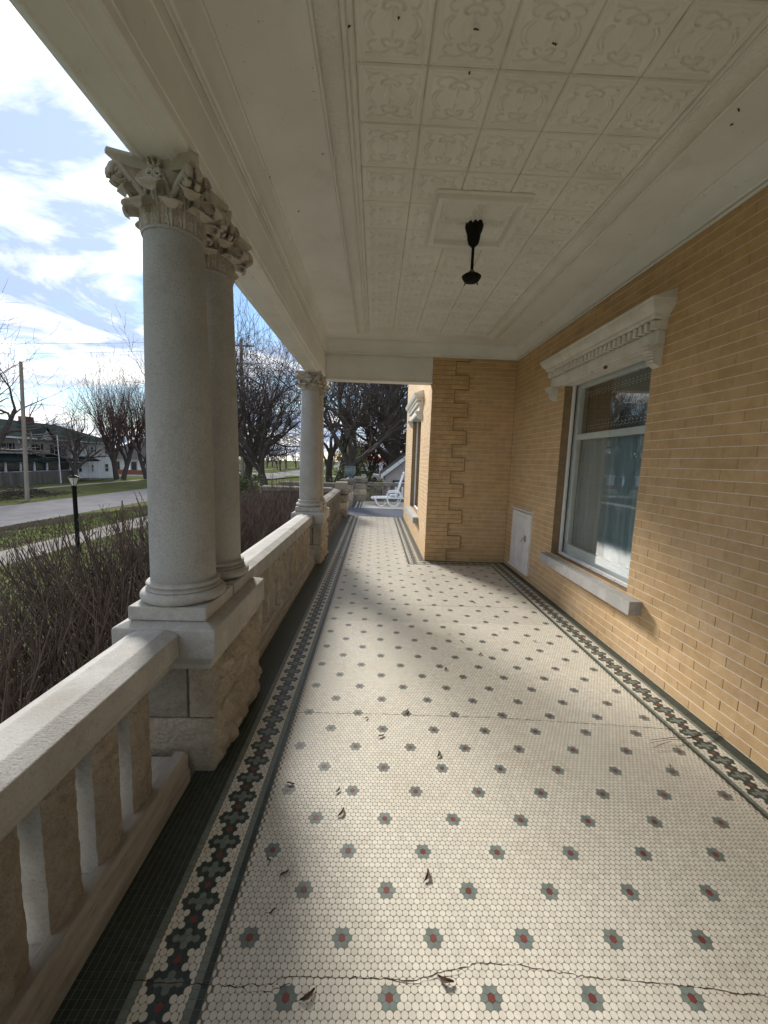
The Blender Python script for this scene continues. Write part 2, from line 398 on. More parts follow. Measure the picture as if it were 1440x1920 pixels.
def band(t0, t1, s0, rot, phase=0):
    rows = ['A', 'X', 'A', 'B', 'C', 'B']
    pat = {'A': 'WDDSDDW', 'X': 'DSSSSD', 'B': 'WWDDWW', 'C': 'WWDRDWW'}
    k = int(math.ceil(t0/DY)); 
    while k*DY < t1:
        t = k*DY; r = rows[(k+phase) % 6]; w = pat[r]
        for i, ch in enumerate(w):
            s = s0+(i-(len(w)-1)/2)*P
            c = {'W': CREAM, 'D': GREEN, 'S': SAGE, 'R': RED}[ch]
            shp = 0 if ch in 'WS' else 1
            tiles.append((s, t, shp, c, 0) if not rot else (t, s, shp, c, 1))
        if len(w) == 6:
            for sg in (-1, 1):
                s = s0+sg*3.27*P
                tiles.append((s, t, 3, CREAM, 0) if not rot else (t, s, 3, CREAM, 1))
        k += 1
def squares(x0, x1, y0, y1, c):
    nx = max(1, int(round((x1-x0)/P))); ny = max(1, int(round((y1-y0)/P)))
    for i in range(nx):
        for j in range(ny):
            tiles.append((x0+(i+.5)*(x1-x0)/nx, y0+(j+.5)*(y1-y0)/ny, 2, c, 0))
field()
Y0F = -.7
band(Y0F, YE, -.5415, 0)                                   # left border
squares(-.448, XL, Y0F, YE, GREEN); squares(-.4685, -.448, Y0F, YE, SAGE)
squares(-.6375, -.6165, Y0F, YE, SAGE); squares(-.81, -.6375, Y0F, YE, GREEN)
band(Y0F, 5.90, 1.843, 0, 3)                               # right border along the house wall
squares(XR, XR+.018, Y0F, YB, GREEN); squares(XR+.018, 1.771, Y0F, YB+.018, SAGE)
squares(1.915, 1.937, Y0F, 5.93, SAGE); squares(1.937, 1.998, Y0F, 5.995, GREEN)
band(.68, 1.765, 5.843, 1)                                 # along the return wall
squares(XN, XR, YB, YB+.018, GREEN); squares(.54, XR+.018, YB+.018, 5.771, SAGE)
squares(.70, 1.915, 5.915, 5.937, SAGE); squares(.78, 1.937, 5.937, 5.978, GREEN)
band(5.78, YE, .623, 0, 2)                                 # along the far wall
squares(XN, XN+.018, YB+.02, YE, GREEN); squares(XN+.018, .551, YB+.04, YE, SAGE)
squares(.695, .717, 5.95, YE, SAGE); squares(.717, .776, 5.98, YE, GREEN)
T = np.array(tiles)
def tile_poly(shape, n_round):
    if shape == 0: a = np.arange(n_round)*2*np.pi/n_round; return np.stack([np.cos(a), np.sin(a)], 1)*P*.492
    if shape == 1: a = np.arange(6)*np.pi/3+np.pi/6; return np.stack([np.cos(a), np.sin(a)], 1)*P/math.sqrt(3)*.965
    if shape == 2: h = P*.47; return np.array([(-h, -h), (h, -h), (h, h), (-h, h)])
    a = np.arange(n_round)*2*np.pi/n_round; return np.stack([np.cos(a)*P*.22, np.sin(a)*P*.47], 1)
bedm = MB(); bedm.box(-.83, 2.03, -4, 5.99, -.25, -.0007); bedm.box(-.83, .79, 5.99, 10.7, -.25, -.0007)
floor = struct('porch_floor', bedm.mesh('porch_floor', 'grout'), 'white round mosaic tile porch floor with grey flowers and green borders', 'floor')
# pick the tiles that show largest
cand = {0: [], 1: [], 2: []}
for i, (x, y, s, c, r) in enumerate(tiles):
    if y < .8 or y > 2.2 or s == 3: continue
    q = px((x, y, 0))
    if q and 8 < q[0] < 1432 and 8 < q[1] < 1914:
        cand[s].append((q[2], i))
single = []
for s, lim in ((0, 300), (1, 290), (2, 200)):
    single += [i for _, i in sorted(cand[s])[:lim]]
single_set = set(single)
def tile_solid(shape, nr, col, rot):
    poly = tile_poly(shape, nr); 
    if rot: poly = poly[:, ::-1]*np.array([1, -1])
    b = MB(); n = len(poly)
    vs = [(a*.975, c*.975, 0.) for a, c in poly]+[(a, c, -.0003) for a, c in poly]+[(a, c, -.0009) for a, c in poly]
    fs = [tuple(range(n))]+[(k, (k+1) % n, n+(k+1) % n, n+k) for k in range(n)]+[(n+k, n+(k+1) % n, 2*n+(k+1) % n, 2*n+k) for k in range(n)]
    b.add(vs, fs); return b.mesh('tile', TM[col])
tcache = {}
for i in single:
    x, y, s, c, r = tiles[i]; key = (s, c, r)
    if key not in tcache: tcache[key] = tile_solid(s, 14, c, r)
    o = link({0: 'round_tile', 1: 'hexagon_tile', 2: 'square_tile'}[s], tcache[key], floor)
    sh = 1.0
    if s == 2: sh = 1.0
    o.location = (x, y, random.uniform(-.0002, .0002))
def tile_mass(sel, nr, name, solid):
    for shape in (0, 1, 2, 3):
        idx = np.array([i for i in sel if T[i, 2] == shape and i not in single_set], int)
        if len(idx) == 0: continue
        for rot in (0, 1):
            ii = idx[T[idx, 4] == rot]
            if len(ii) == 0: continue
            poly = tile_poly(shape, nr)
            if rot: poly = poly[:, ::-1]*np.array([1, -1])
            n = len(poly); c = T[ii, :2]; zj = RNG.uniform(-.0002, .0002, len(ii))
            top = np.zeros((len(ii), n, 3)); top[:, :, :2] = c[:, None, :]+poly[None]*.985; top[:, :, 2] = zj[:, None]
            base = (np.arange(len(ii))*n*(2 if solid else 1))[:, None]
            cols = T[ii, 3].astype(int); nm = {0: 'round_tiles', 1: 'hexagon_tiles', 2: 'square_tiles', 3: 'half_tiles'}[shape]
            if solid:
                bot = np.zeros_like(top); bot[:, :, :2] = c[:, None, :]+poly[None]*1.0; bot[:, :, 2] = -.0009
                V = np.concatenate([top, bot], 1).reshape(-1, 3)
                k = np.arange(n); k2 = (k+1) % n
                me = bpy.data.meshes.new(nm)
                Ft = base+k[None]; Fs = (base[:, :, None]+np.stack([k2, k, n+k, n+k2], 1)[None]).reshape(-1, 4)
                loops = np.concatenate([Ft.ravel(), Fs.ravel()]).astype(np.int32)
                starts = np.concatenate([np.arange(len(ii))*n, len(ii)*n+np.arange(len(Fs))*4]).astype(np.int32)
                me.vertices.add(len(V)); me.vertices.foreach_set('co', V.astype(np.float32).ravel())
                me.loops.add(len(loops)); me.loops.foreach_set('vertex_index', loops)
                me.polygons.add(len(starts)); me.polygons.foreach_set('loop_start', starts)
                for q in TM: me.materials.append(MATS[q])
                me.polygons.foreach_set('material_index', np.concatenate([cols, np.repeat(cols, n)]).astype(np.int32))
                me.polygons.foreach_set('use_smooth', np.zeros(len(starts), bool)); me.update(calc_edges=True)
            else:
                me = np_mesh(nm, top.reshape(-1, 3), base+np.arange(n)[None], n, TM, cols)
            o = link(nm, me, floor); o['kind'] = 'stuff'
near = np.where((T[:, 1] > .5) & (T[:, 1] < 3.6))[0]; far = np.where((T[:, 1] <= .5) | (T[:, 1] >= 3.6))[0]
tile_mass(near, 12, 'near', True); tile_mass(far, 8, 'far', False)
# settlement cracks and joints in the floor, filled with dirt
def ribbon(name, pts, w, seed, parent, z=.0006, label=None):
    b = MB(); r = random.Random(seed); P2 = []
    for (a, c) in zip(pts[:-1], pts[1:]):
        n = max(2, int(math.dist(a, c)/.012))
        for k in range(n): P2.append((a[0]+(c[0]-a[0])*k/n+r.uniform(-.003, .003), a[1]+(c[1]-a[1])*k/n+r.uniform(-.003, .003)))
    P2.append(pts[-1]); vs = []
    for k, (x, y) in enumerate(P2):
        ww = w*r.uniform(.12, 1.3); vs += [(x, y-ww/2, z), (x, y+ww/2, z)]
    b.add(vs, [(2*k, 2*k+2, 2*k+3, 2*k+1) for k in range(len(P2)-1)])
    return b.build(name, 'crack', parent)
ribbon('crack', [(-.80, .985), (-.50, .974), (-.343, .968), (-.25, .975), (-.208, .990), (.069, .987), (.15, .982), (.258, 1.006), (.36, 1.022), (.453, 1.021), (.56, 1.004), (.665, .992), (.9, .975), (1.165, .948), (1.5, .93)], .0026, 3, floor)
ribbon('crack', [(.069, .987), (.16, .974), (.22, .985), (.30, 1.0)], .0018, 13, floor)
ribbon('crack', [(-.343, .968), (-.31, .955), (-.25, .958), (-.2, .975)], .002, 14, floor)
ribbon('crack', [(-.327, .962), (-.325, .93), (-.322, .90)], .003, 15, floor)
ribbon('crack', [(-.80, 2.222), (-.45, 2.216), (.1, 2.213), (.724, 2.200), (1.2, 2.165), (1.786, 2.119)], .0034, 4, floor)
for yy in (4.05, 5.15, 7.0, 8.3): ribbon('crack', [(-.80, yy), (.2, yy+.005), (.70 if yy > 6 else 1.73, yy-.01)], .004, int(yy*10), floor)

# ================================================================== BRICK HOUSE
BL, BH, JT = .2105, .0651, .0048
house = thing('brick_house', 'yellow brick house wall with white hooded windows beside the tiled porch', 'house', (2, 3, 0))
house_inv = Matrix.Translation((-2, -3, 0))
def under(o, parent):      # keep world coordinates of a mesh built in world space
    o.parent = parent; o.matrix_parent_inverse = Matrix.Translation(-Vector(parent.location)); return o
def rects(u0, u1, z0, z1, holes, teeth=None, bond=0):
    out = []; k = 0; z = z0
    while z < z1-.02:
        zt = min(z+BH, z1)
        if teeth: a0, a1 = teeth(k, u0, u1)
        else: a0, a1 = u0, u1
        spans = [(a0, a1)]
        for (h0, h1, g0, g1) in holes:
            if (z+zt)/2 > g0 and (z+zt)/2 < g1:
                ns = []
                for s in spans:
                    if h1 <= s[0] or h0 >= s[1]: ns.append(s); continue
                    if s[0] < h0: ns.append((s[0], h0))
                    if s[1] > h1: ns.append((h1, s[1]))
                spans = ns
        off = (BL/2 if (k+bond) % 2 else 0)
        for (s0, s1) in spans:
            u = math.floor((s0-off)/BL)*BL+off
            while u < s1-1e-4:
                b0, b1 = max(u, s0), min(u+BL, s1)
                if b1-b0 > .02: out.append((b0, b1, z, zt))
                u += BL
        z += BH; k += 1
    return out
def brick_mesh_local(l, h):
    b = MB(); c = .0016; x0, x1, z0, z1 = -l/2+.0010, l/2-.0010, -h/2+JT/2, h/2-JT/2
    vs = [(x0, .013, z0), (x1, .013, z0), (x1, .013, z1), (x0, .013, z1), (x0, c, z0), (x1, c, z0), (x1, c, z1), (x0, c, z1),
          (x0+c, 0, z0+c), (x1-c, 0, z0+c), (x1-c, 0, z1-c), (x0+c, 0, z1-c)]
    fs = [(8, 9, 10, 11)]+[(8+k, 8+(k+1) % 4, 4+(k+1) % 4, 4+k)[::-1] for k in range(4)]+[(4+k, 4+(k+1) % 4, (k+1) % 4, k)[::-1] for k in range(4)]
    b.add(vs, fs); return b
bcache = {}
ALLB = []      # (screen size, wall id, rect)
WALLS = {}
def add_wall(key, axis, c, rc, part): 
    WALLS[key] = (axis, c, part)
    for r in rc:
        u, z = (r[0]+r[1])/2, (r[2]+r[3])/2
        p = (c, u, z) if axis == 'x' else (u, c, z)
        q = px(p); sz = 0
        if q and -30 < q[0] < 1470 and -30 < q[1] < 1950:
            e0 = px((c, r[0], z) if axis == 'x' else (r[0], c, z)); e1 = px((c, r[1], z) if axis == 'x' else (r[1], c, z))
            if e0 and e1: sz = abs(e0[0]-e1[0])*FPX*BH/q[2]
        ALLB.append((sz, key, r))
def frame(axis, c):
    # local: x along wall, y into wall, z up. axis 'x': wall plane x=c facing -X ; axis 'y': plane y=c facing -Y
    if axis == 'x': return lambda u, d, z: (c+d, u, z)
    return lambda u, d, z: (u, c+d, z)
WIN = (3.03, 4.42, .51, 2.40)
WIN2 = (7.25, 8.88, .51, 2.40)
HATCH = (5.03, 5.64, .13, .86)
def wall_backing(name, axis, c, u0, u1, z0, z1, holes, thick=.10):
    b = MB(); f = frame(axis, c); us = sorted({u0, u1, *[h[0] for h in holes], *[h[1] for h in holes]}); zs = sorted({z0, z1, *[h[2] for h in holes], *[h[3] for h in holes]})
    for a0, a1 in zip(us[:-1], us[1:]):
        for g0, g1 in zip(zs[:-1], zs[1:]):
            um, zm = (a0+a1)/2, (g0+g1)/2
            if any(h[0] < um < h[1] and h[2] < zm < h[3] for h in holes): continue
            vs = [f(u, d, z) for z in (g0, g1) for d in (.0035, thick) for u in (a0, a1)]
            b.add(vs, [(0, 2, 3, 1), (4, 5, 7, 6), (0, 1, 5, 4), (2, 6, 7, 3), (0, 4, 6, 2), (1, 3, 7, 5)])
    o = b.build(name, 'brick_perp', house); under(o, house)
    j = MB(); k = 0; z = 0.
    while z < z1:
        spans = [(u0, u1)]
        for h in holes:
            if h[2] < z < h[3]: spans = [q for s_ in spans for q in ((s_[0], min(s_[1], h[0])), (max(s_[0], h[1]), s_[1])) if q[1]-q[0] > .01]
        for (a0, a1) in spans:
            vs = [f(u, d, zz) for zz in (z-JT/2, z+JT/2) for d in (.0016, .0040) for u in (a0, a1)]
            j.add(vs, [(0, 2, 3, 1), (4, 5, 7, 6), (0, 1, 5, 4), (0, 4, 6, 2), (1, 3, 7, 5)])
        z += BH
    jo = j.build('bed_joints', 'brick_mortar', o); jo['kind'] = 'stuff'
    return o
wall_a = wall_backing('wall', 'x', 2.0, -4, 6.12, -.6, 3.3, [WIN, HATCH])
wall_a['label'] = 'long yellow brick wall with a window and a small hatch'
add_wall('a', 'x', 2.0, rects(.4, 6.0, 0, 2.99, [WIN, HATCH]), wall_a)
# return wall facing the camera: a quoined strip stands 2 cm proud
def q_in(k, u0, u1): return (.78, 1.11+(.2 if (k//3) % 2 == 1 else 0))
def q_out(k, u0, u1): return (1.11+(.2 if (k//3) % 2 == 1 else 0), 2.0)
wall_b = wall_backing('wall', 'y', 6.0, .80, 2.0025, -.6, 3.3, [])
wall_b['label'] = 'short return wall with a toothed brick quoin'
add_wall('b', 'y', 6.0, rects(1.11, 2.0, 0, 2.99, [], q_out), wall_b)
qb = MB()
for j in range(0, 16):
    z0 = j*3*BH; x1 = 1.11+(.2 if j % 2 == 1 else 0)
    qb.box(.787, x1-.004, 5.9845, 6.0, z0, min(z0+3*BH, 2.99))
quoin = under(qb.build('quoin', 'brick_perp', house), house)
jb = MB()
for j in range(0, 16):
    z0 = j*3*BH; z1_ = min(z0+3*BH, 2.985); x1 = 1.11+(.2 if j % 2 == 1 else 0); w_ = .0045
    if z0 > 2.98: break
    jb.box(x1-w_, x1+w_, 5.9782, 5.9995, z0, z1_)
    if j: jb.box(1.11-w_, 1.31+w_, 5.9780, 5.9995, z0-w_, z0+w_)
under(jb.build('joint_shade_strip', 'brick_perp', house), house)  # dark strips along the teeth: joint line plus painted shadow of the step
add_wall('q', 'y', 5.98, rects(.782, 1.31, 0, 2.99, [], q_in, 1), quoin)
wall_c = wall_backing('wall', 'x', .78, 6.0, 10.75, -.6, 6.5, [WIN2])
wall_c['label'] = 'sunlit brick wall beyond the covered porch'
add_wall('c', 'x', .78, rects(5.985, 10.75, 0, 4.6, [WIN2]), wall_c)
ALLB.sort(key=lambda t: -t[0])
for n, (sz, key, r) in enumerate(ALLB[:300]):
    axis, c, part = WALLS[key]; l = round(r[1]-r[0], 3); h = round(r[3]-r[2], 3)
    if (l, h) not in bcache: bcache[(l, h)] = brick_mesh_local(l, h).mesh('brick', 'brick')
    o = link('brick', bcache[(l, h)], part); u, z = (r[0]+r[1])/2, (r[2]+r[3])/2
    o.matrix_parent_inverse = Matrix.Translation((-2, -3, 0)).inverted() @ Matrix.Identity(4) if False else Matrix.Identity(4)
    jit = random.uniform(-.0008, .0008)
    M4 = (Matrix.Translation((c+jit, u, z)) @ Matrix.Rotation(-math.pi/2, 4, 'Z')) if axis == 'x' else Matrix.Translation((u, c+jit, z))
    o.matrix_basis = M4      # the wall part itself sits at the world origin through its own inverse
rest = {}
for sz, key, r in ALLB[300:]: rest.setdefault(key, []).append(r)
for key, rs in rest.items():
    axis, c, part = WALLS[key]; b = MB(); f = frame(axis, c)
    for r in rs:
        l, h = r[1]-r[0], r[3]-r[2]; u, z = (r[0]+r[1])/2, (r[2]+r[3])/2; jit = random.uniform(-.0008, .0008)
        lb = brick_mesh_local(l, h); b.add([f(u+vx, vy+jit, z+vz) for vx, vy, vz in lb.v], lb.f)
    o = b.build('bricks', 'brick', part); o['kind'] = 'stuff'
# brick reveals of the window openings
def reveal(axis, c, w, depth, parent):
    for (u, sgn) in ((w[0], -1), (w[1], 1)):
        b = MB(); z = w[2]; k = 0
        while z < w[3]-.02:
            if axis == 'x': b.box(c+.002, c+depth, u+(0 if sgn < 0 else .001), u-(.02 if sgn < 0 else -.02), z+.002, min(z+BH, w[3])-.002, 0)
            z += BH; k += 1
        o = b.build('reveal', 'brick', parent); under(o, house) if parent is house else None
reveal('x', 2.0, WIN, .11, house); reveal('x', .78, WIN2, .11, house)

# ------------------------------------------------------------------ windows
def window(X, w, big=True):
    y0, y1, z0, z1 = w; wn = link('window', None, house); under(wn, house)
    a = X+.09            # storm frame plane
    def part(name, b, m, parent=wn, smooth=False): return b.build(name, m, parent, smooth)
    b = MB()
    for (p, q, r, s) in ((y0+.004, y0+.034, z0+.004, z1), (y1-.034, y1-.004, z0+.004, z1), (y0+.035, y1-.035, z1-.034, z1-.003), (y0+.035, y1-.035, z0+.004, z0+.036)):
        b.box(a-.008, a+.022, p, q, r, s, 0, .003)
    part('storm_frame', b, 'white_paint')
    for k in range(7):
        s_ = MB(); yy = y0+.1+k*(y1-y0-.2)/6; s_.lathe([(.005, 0), (.005, .003), (.002, .004)], (0, 0, 0), 8)
        o = part('screw', s_, 'steel'); o.location = (a-.008, yy, z0+.021); o.rotation_euler = (0, rad(-90), 0)
    g = MB(); g.add([(a+.005, y0+.034, z0+.036), (a+.005, y1-.034, z0+.036), (a+.005, y1-.034, z1-.034), (a+.005, y0+.034, z1-.034)], [(0, 1, 2, 3)]); part('storm_pane', g, 'window_glass')
    b = MB(); f0 = a+.045
    fw = .085
    for (p, q, r, s) in ((y0+.0, y0+fw, z0, z1), (y1-fw, y1, z0, z1), (y0+fw, y1-fw, z1-fw-.01, z1), (y0+fw, y1-fw, z0, z0+.13)):
        b.box(f0, f0+.05, p, q, r, s, 0, .004)
    part('frame', b, 'white_paint')
    zm = z0+1.29
    b = MB(); b.box(f0-.012, f0+.045, y0+fw, y1-fw, zm-.03, zm+.03, 0, .006); part('meeting_rail', b, 'white_paint')
    g = MB(); g.add([(f0+.02, y0+fw, z0+.13), (f0+.02, y1-fw, z0+.13), (f0+.02, y1-fw, zm-.03), (f0+.02, y0+fw, zm-.03)], [(0, 1, 2, 3)]); part('lower_pane', g, 'window_glass')
    g = MB(); g.add([(f0+.032, y0+fw, zm+.03), (f0+.032, y1-fw, zm+.03), (f0+.032, y1-fw, z1-fw-.01), (f0+.032, y0+fw, z1-fw-.01)], [(0, 1, 2, 3)]); part('upper_pane', g, 'window_glass')
    # sheer curtain in folds
    b = MB(); n = 150; vs = []; cxx = f0+.10
    r = random.Random(3); ph = 0; prof = []
    for k in range(n+1):
        yy = y0+fw-.05+(y1-y0-2*fw+.1)*k/n; ph += r.uniform(.15, .42)
        prof.append((cxx+.022*math.sin(ph)+.010*math.sin(ph*2.3+1), yy))
    for (zc) in (z0-.02, (z0+zm)/2, zm+.02): vs += [(x+.01*math.sin(3*zc+y*9), y, zc) for x, y in prof]
    fs = [(j*(n+1)+k, j*(n+1)+k+1, (j+1)*(n+1)+k+1, (j+1)*(n+1)+k) for j in range(2) for k in range(n)]
    b.add(vs, fs); part('curtain', b, 'sheer', wn, 'full')
    # dark roller shade behind the upper sash with two bands of lace dots
    b = MB(); b.box(cxx+.06, cxx+.064, y0-.05, y1+.05, zm-.05, z1+.05); part('roller_shade', b, 'room')
    b = MB()
    def dot(y, z, rr): b.add([(f0+.028, y+rr*math.cos(t*math.pi/3), z+rr*math.sin(t*math.pi/3)) for t in range(6)], [(0, 1, 2, 3, 4, 5)])
    yy = y0+fw+.02; k = 0
    while yy < y1-fw-.02:
        zt = z1-fw-.01-.06; dot(yy, zt, .007)
        dot(yy-.012, zt-.022, .005); dot(yy+.012, zt-.022, .005); dot(yy, zt-.04, .006)
        zb = zm+.05; dot(yy, zb+.03, .005); dot(yy, zb+.055, .006); dot(yy+.02, zb+.02, .004); dot(yy, zb+.09, .004)
        yy += .052 if big else .06; k += 1
    part('lace_trim', b, 'white_paint')
    b = MB()
    b.box(cxx+.25, cxx+.26, y0-.3, y1+.3, z0-.4, z1+.3); b.box(X+.11, cxx+.25, y0-.31, y0-.30, z0-.4, z1+.3); b.box(X+.11, cxx+.25, y1+.30, y1+.31, z0-.4, z1+.3)
    b.box(X+.11, cxx+.25, y0-.3, y1+.3, z0-.41, z0-.4); b.box(X+.11, cxx+.25, y0-.3, y1+.3, z1+.3, z1+.31)
    part('dark_room', b, 'room')
    # stone sill
    rock('sill', X-.095, X+.088, y0-.19, y1+.06, z0-.105, z0-.002, 'limestone', wn, .0008, 5, (), .05, .0008)
    # hood: crown moulding, dentils, frieze board, scrolled corbels
    hd = link('hood', None, house); under(hd, house)
    ym0, ym1 = y0-.19, y1+.32
    if not big: ym0, ym1 = y0-.2, y1+.2
    b = MB(); zc = 2.525
    prof = [(0, .124), (-.165, .124), (-.167, .112), (-.160, .108), (-.158, .095), (-.146, .068), (-.126, .045), (-.112, .032), (-.112, .012), (-.098, .010), (-.096, .0), (0, 0)]
    def ring(yA, yB):      # moulding returns on both ends
        vs = []; n = len(prof)
        for (dx, dz) in prof: vs.append((X+dx, yA-(dx+.115), zc+dz))
        for (dx, dz) in prof: vs.append((X+dx, yB+(dx+.115), zc+dz))
        vs2 = []
        for (dx, dz) in prof: vs2.append((X-.001, yA-dx-.115+0, zc+dz))
        return vs
    yA, yB = ym0+.05, ym1-.05; n = len(prof)
    A = [(X+dx, yA-(-dx-.0)+.0, zc+dz) for dx, dz in prof]      # mitred corner near
    A = [(X+dx, yA+dx+.115, zc+dz) for dx, dz in prof]; Bv = [(X+dx, yB-dx-.115, zc+dz) for dx, dz in prof]
    A0 = [(X+.002, yA+dx+.115, zc+dz) for dx, dz in prof]; B0 = [(X+.002, yB-dx-.115, zc+dz) for dx, dz in prof]
    for (U, V_) in ((A, Bv), (A0, A), (Bv, B0)):
        b.add(U+V_, [(i, (i+1) % n, n+(i+1) % n, n+i) for i in range(n)])
    b.build('crown_moulding', 'hood_paint', hd, True)
    fl = MB(); fl.add([(X-.15, ym0+.01, zc+.125), (X-.15, ym1-.01, zc+.125), (X+.004, ym1-.01, zc+.185), (X+.004, ym0+.01, zc+.185), (X+.004, ym0+.01, zc+.125), (X+.004, ym1-.01, zc+.125)], [(0, 1, 2, 3), (0, 3, 4), (1, 5, 2), (0, 4, 5, 1)])
    fl.build('flashing', 'hood_paint', hd)
    b = MB(); b.box(X-.045, X+.003, yA+.02, yB-.02, zc-.07, zc-.0005); b.build('dentil_bed', 'hood_paint', hd)
    nd = 27; 
    dm = MB(); dm.box(-.050, 0, -.018, .018, -.055, 0, 0, .002); dme = dm.mesh('dentil', 'hood_paint')
    for k in range(nd):
        o = link('dentil', dme, hd); o.location = (X-.0452, yA+.05+k*(yB-yA-.10)/(nd-1), zc-.008)
    b = MB(); b.box(X-.058, X+.002, yA+.03, yB-.03, zc-.165, zc-.071, 0, .004); b.build('frieze_board', 'hood_paint', hd)
    b = MB(); b.box(X-.05, X+.10, y0+.0, y1-.0, zc-.185, zc-.166, 0, .002); b.build('soffit_board', 'hood_paint', hd)
    for yy in (yA+.075, yB-.075):
        cb = MB(); pr = []
        for t in range(15):
            a_ = t/14; pr.append((-.095*(1-a_)**.6*(1+.18*math.sin(a_*9))-.012, zc-.166-.15*a_))
        cb.prism([(X+.002, pr[0][1])]+[(X+p[0], p[1]) for p in pr]+[(X+.002, pr[-1][1])], 'y', yy-.038, yy+.038)
        for t in range(2, 13, 2):
            p_ = pr[t]; cb.tube([(X+p_[0]-.004, yy-.042, p_[1]), (X+p_[0]-.008, yy, p_[1]), (X+p_[0]-.004, yy+.042, p_[1])], [.007, .010, .007], 6)
        for sg in (-1, 1):
            sp = [(X-.055+(.034-.0022*q)*math.cos(q*.55), yy+sg*.040, zc-.205+(.034-.0022*q)*math.sin(q*.55)) for q in range(15)]
            cb.tube(sp, .006, 5)
        cb.build('corbel', 'hood_paint', hd, True)
    return wn
wna = window(2.0, WIN); wna['label'] = 'large double-hung window under the porch roof'
wnb = window(.78, WIN2, False); wnb['label'] = 'far sunlit window past the columns'
# small red-brown knob over the window
b = MB(); b.lathe([(.002, 0), (.014, .004), (.018, .014), (.012, .026), (.002, .03)], (0, 0, 0), 12)
kn = b.build('alarm_bell', 'red_brick', wna, True); kn.location = (1.945, 3.55, 2.352); kn.rotation_euler = (0, rad(200), 0)

# ------------------------------------------------------------------ small hatch low in the wall
ht = link('hatch', None, house); under(ht, house); ht['label'] = 'small white panelled hatch low in the brick wall'
y0, y1, z0, z1 = HATCH
b = MB()
b.box(1.972, 2.04, y0-.03, y0+.07, z0-.03, z1, 0, .003); b.box(1.972, 2.04, y1-.07, y1+.03, z0-.03, z1, 0, .003); b.box(1.971, 2.04, y0+.07, y1-.07, z1-.05, z1, 0, .003)
b.build('casing', 'white_paint', ht)
b = MB(); b.prism([(2.01, z1), (1.95, z1+.03), (1.945, z1+.045), (2.01, z1+.05)], 'y', y0-.05, y1+.05); b.build('cap_moulding', 'white_paint', ht)
b = MB(); b.box(1.955, 2.02, y0-.045, y1+.045, z0-.055, z0-.03, 0, .003); b.build('bottom_rail', 'white_paint', ht)
dr = MB(); A, B_, C_, D_ = y0+.075, y1-.075, z0-.028, z1-.055
for (p, q, r, s) in ((A, A+.10, C_, D_), (B_-.10, B_, C_, D_), (A+.10, B_-.10, C_, C_+.13), (A+.10, B_-.10, D_-.13, D_)): dr.box(1.976, 2.0, p, q, r, s, 0, .003)
door = dr.build('door', 'white_paint', ht)
pb = MB(); pb.box(1.985, 1.999, A+.10, B_-.10, C_+.13, D_-.13); 
pb.box(1.980, 1.985, A+.13, B_-.13, C_+.16, D_-.16, 0, .003); pb.build('panel', 'white_paint', ht)
lt = MB(); lt.box(1.962, 1.975, y0+.085, y0+.125, .50, .575, 0, .003); lt.tube([(1.962, y0+.105, .545), (1.935, y0+.105, .54), (1.928, y0+.12, .50), (1.930, y0+.16, .495)], .007, 6); lt.build('latch', 'steel', ht, True)

# ================================================================== PORCH ROOF / CEILING
roof = thing('porch_roof', 'white pressed tin porch ceiling with boxed beam and cornices', 'ceiling', (.6, 3, 3.0))
def rp(b, name, m, parent=None, smooth=False):
    o = b.build(name, m, None, smooth)
    if parent is None: under(o, roof)
    else: o.parent = parent
    return o
b = MB(); b.box(-.80, 2.0, -4, 6.12, 3.1505, 3.45); ceil_ = rp(b, 'ceiling_board', 'paint')
b = MB(); b.box(-1.25, 2.2, -4.2, 6.32, 3.451, 3.53); rp(b, 'roof_slab', 'paint')
b = MB(); b.box(-.137, 1.392, -.52, 5.44, 3.1494, 3.1503); rp(b, 'backing_board', 'tin_gap')
# pressed tin panels (1 ft square) with embossed scrolls; one shared height field
CX = [-.135+.305*i for i in range(6)]; CY = [1.93-.305*8+.305*j for j in range(21)]
def seg_dist(px_, py_, pts):
    d = np.full(px_.shape, 9.)
    for (a, c) in zip(pts[:-1], pts[1:]):
        a = np.array(a); c = np.array(c); e = c-a; L2 = e@e
        t = np.clip(((px_-a[0])*e[0]+(py_-a[1])*e[1])/L2, 0, 1)
        d = np.minimum(d, np.hypot(px_-a[0]-t*e[0], py_-a[1]-t*e[1]))
    return d
def arc(cx, cy, r, a0, a1, n=10, r2=None):
    r2 = r if r2 is None else r2
    return [(cx+(r+(r2-r)*k/n)*math.cos(rad(a0+(a1-a0)*k/n)), cy+(r+(r2-r)*k/n)*math.sin(rad(a0+(a1-a0)*k/n))) for k in range(n+1)]
def heightfield(name, size, G, fn, amp):
    g = np.linspace(0, 1, G+1); u, v = np.meshgrid(g, g, indexing='ij'); h = fn(u, v)
    V = np.stack([(u-.5)*size*.9955, (v-.5)*size*.9955, -h*amp-.0008], -1).reshape(-1, 3)
    i, j = np.meshgrid(np.arange(G), np.arange(G), indexing='ij'); a = i*(G+1)+j
    F = np.stack([a, a+1, a+G+2, a+G+1], -1).reshape(-1, 4)
    me = np_mesh(name, V, F, 4, ['tin']); me.polygons.foreach_set('use_smooth', [True]*len(me.polygons)); return me
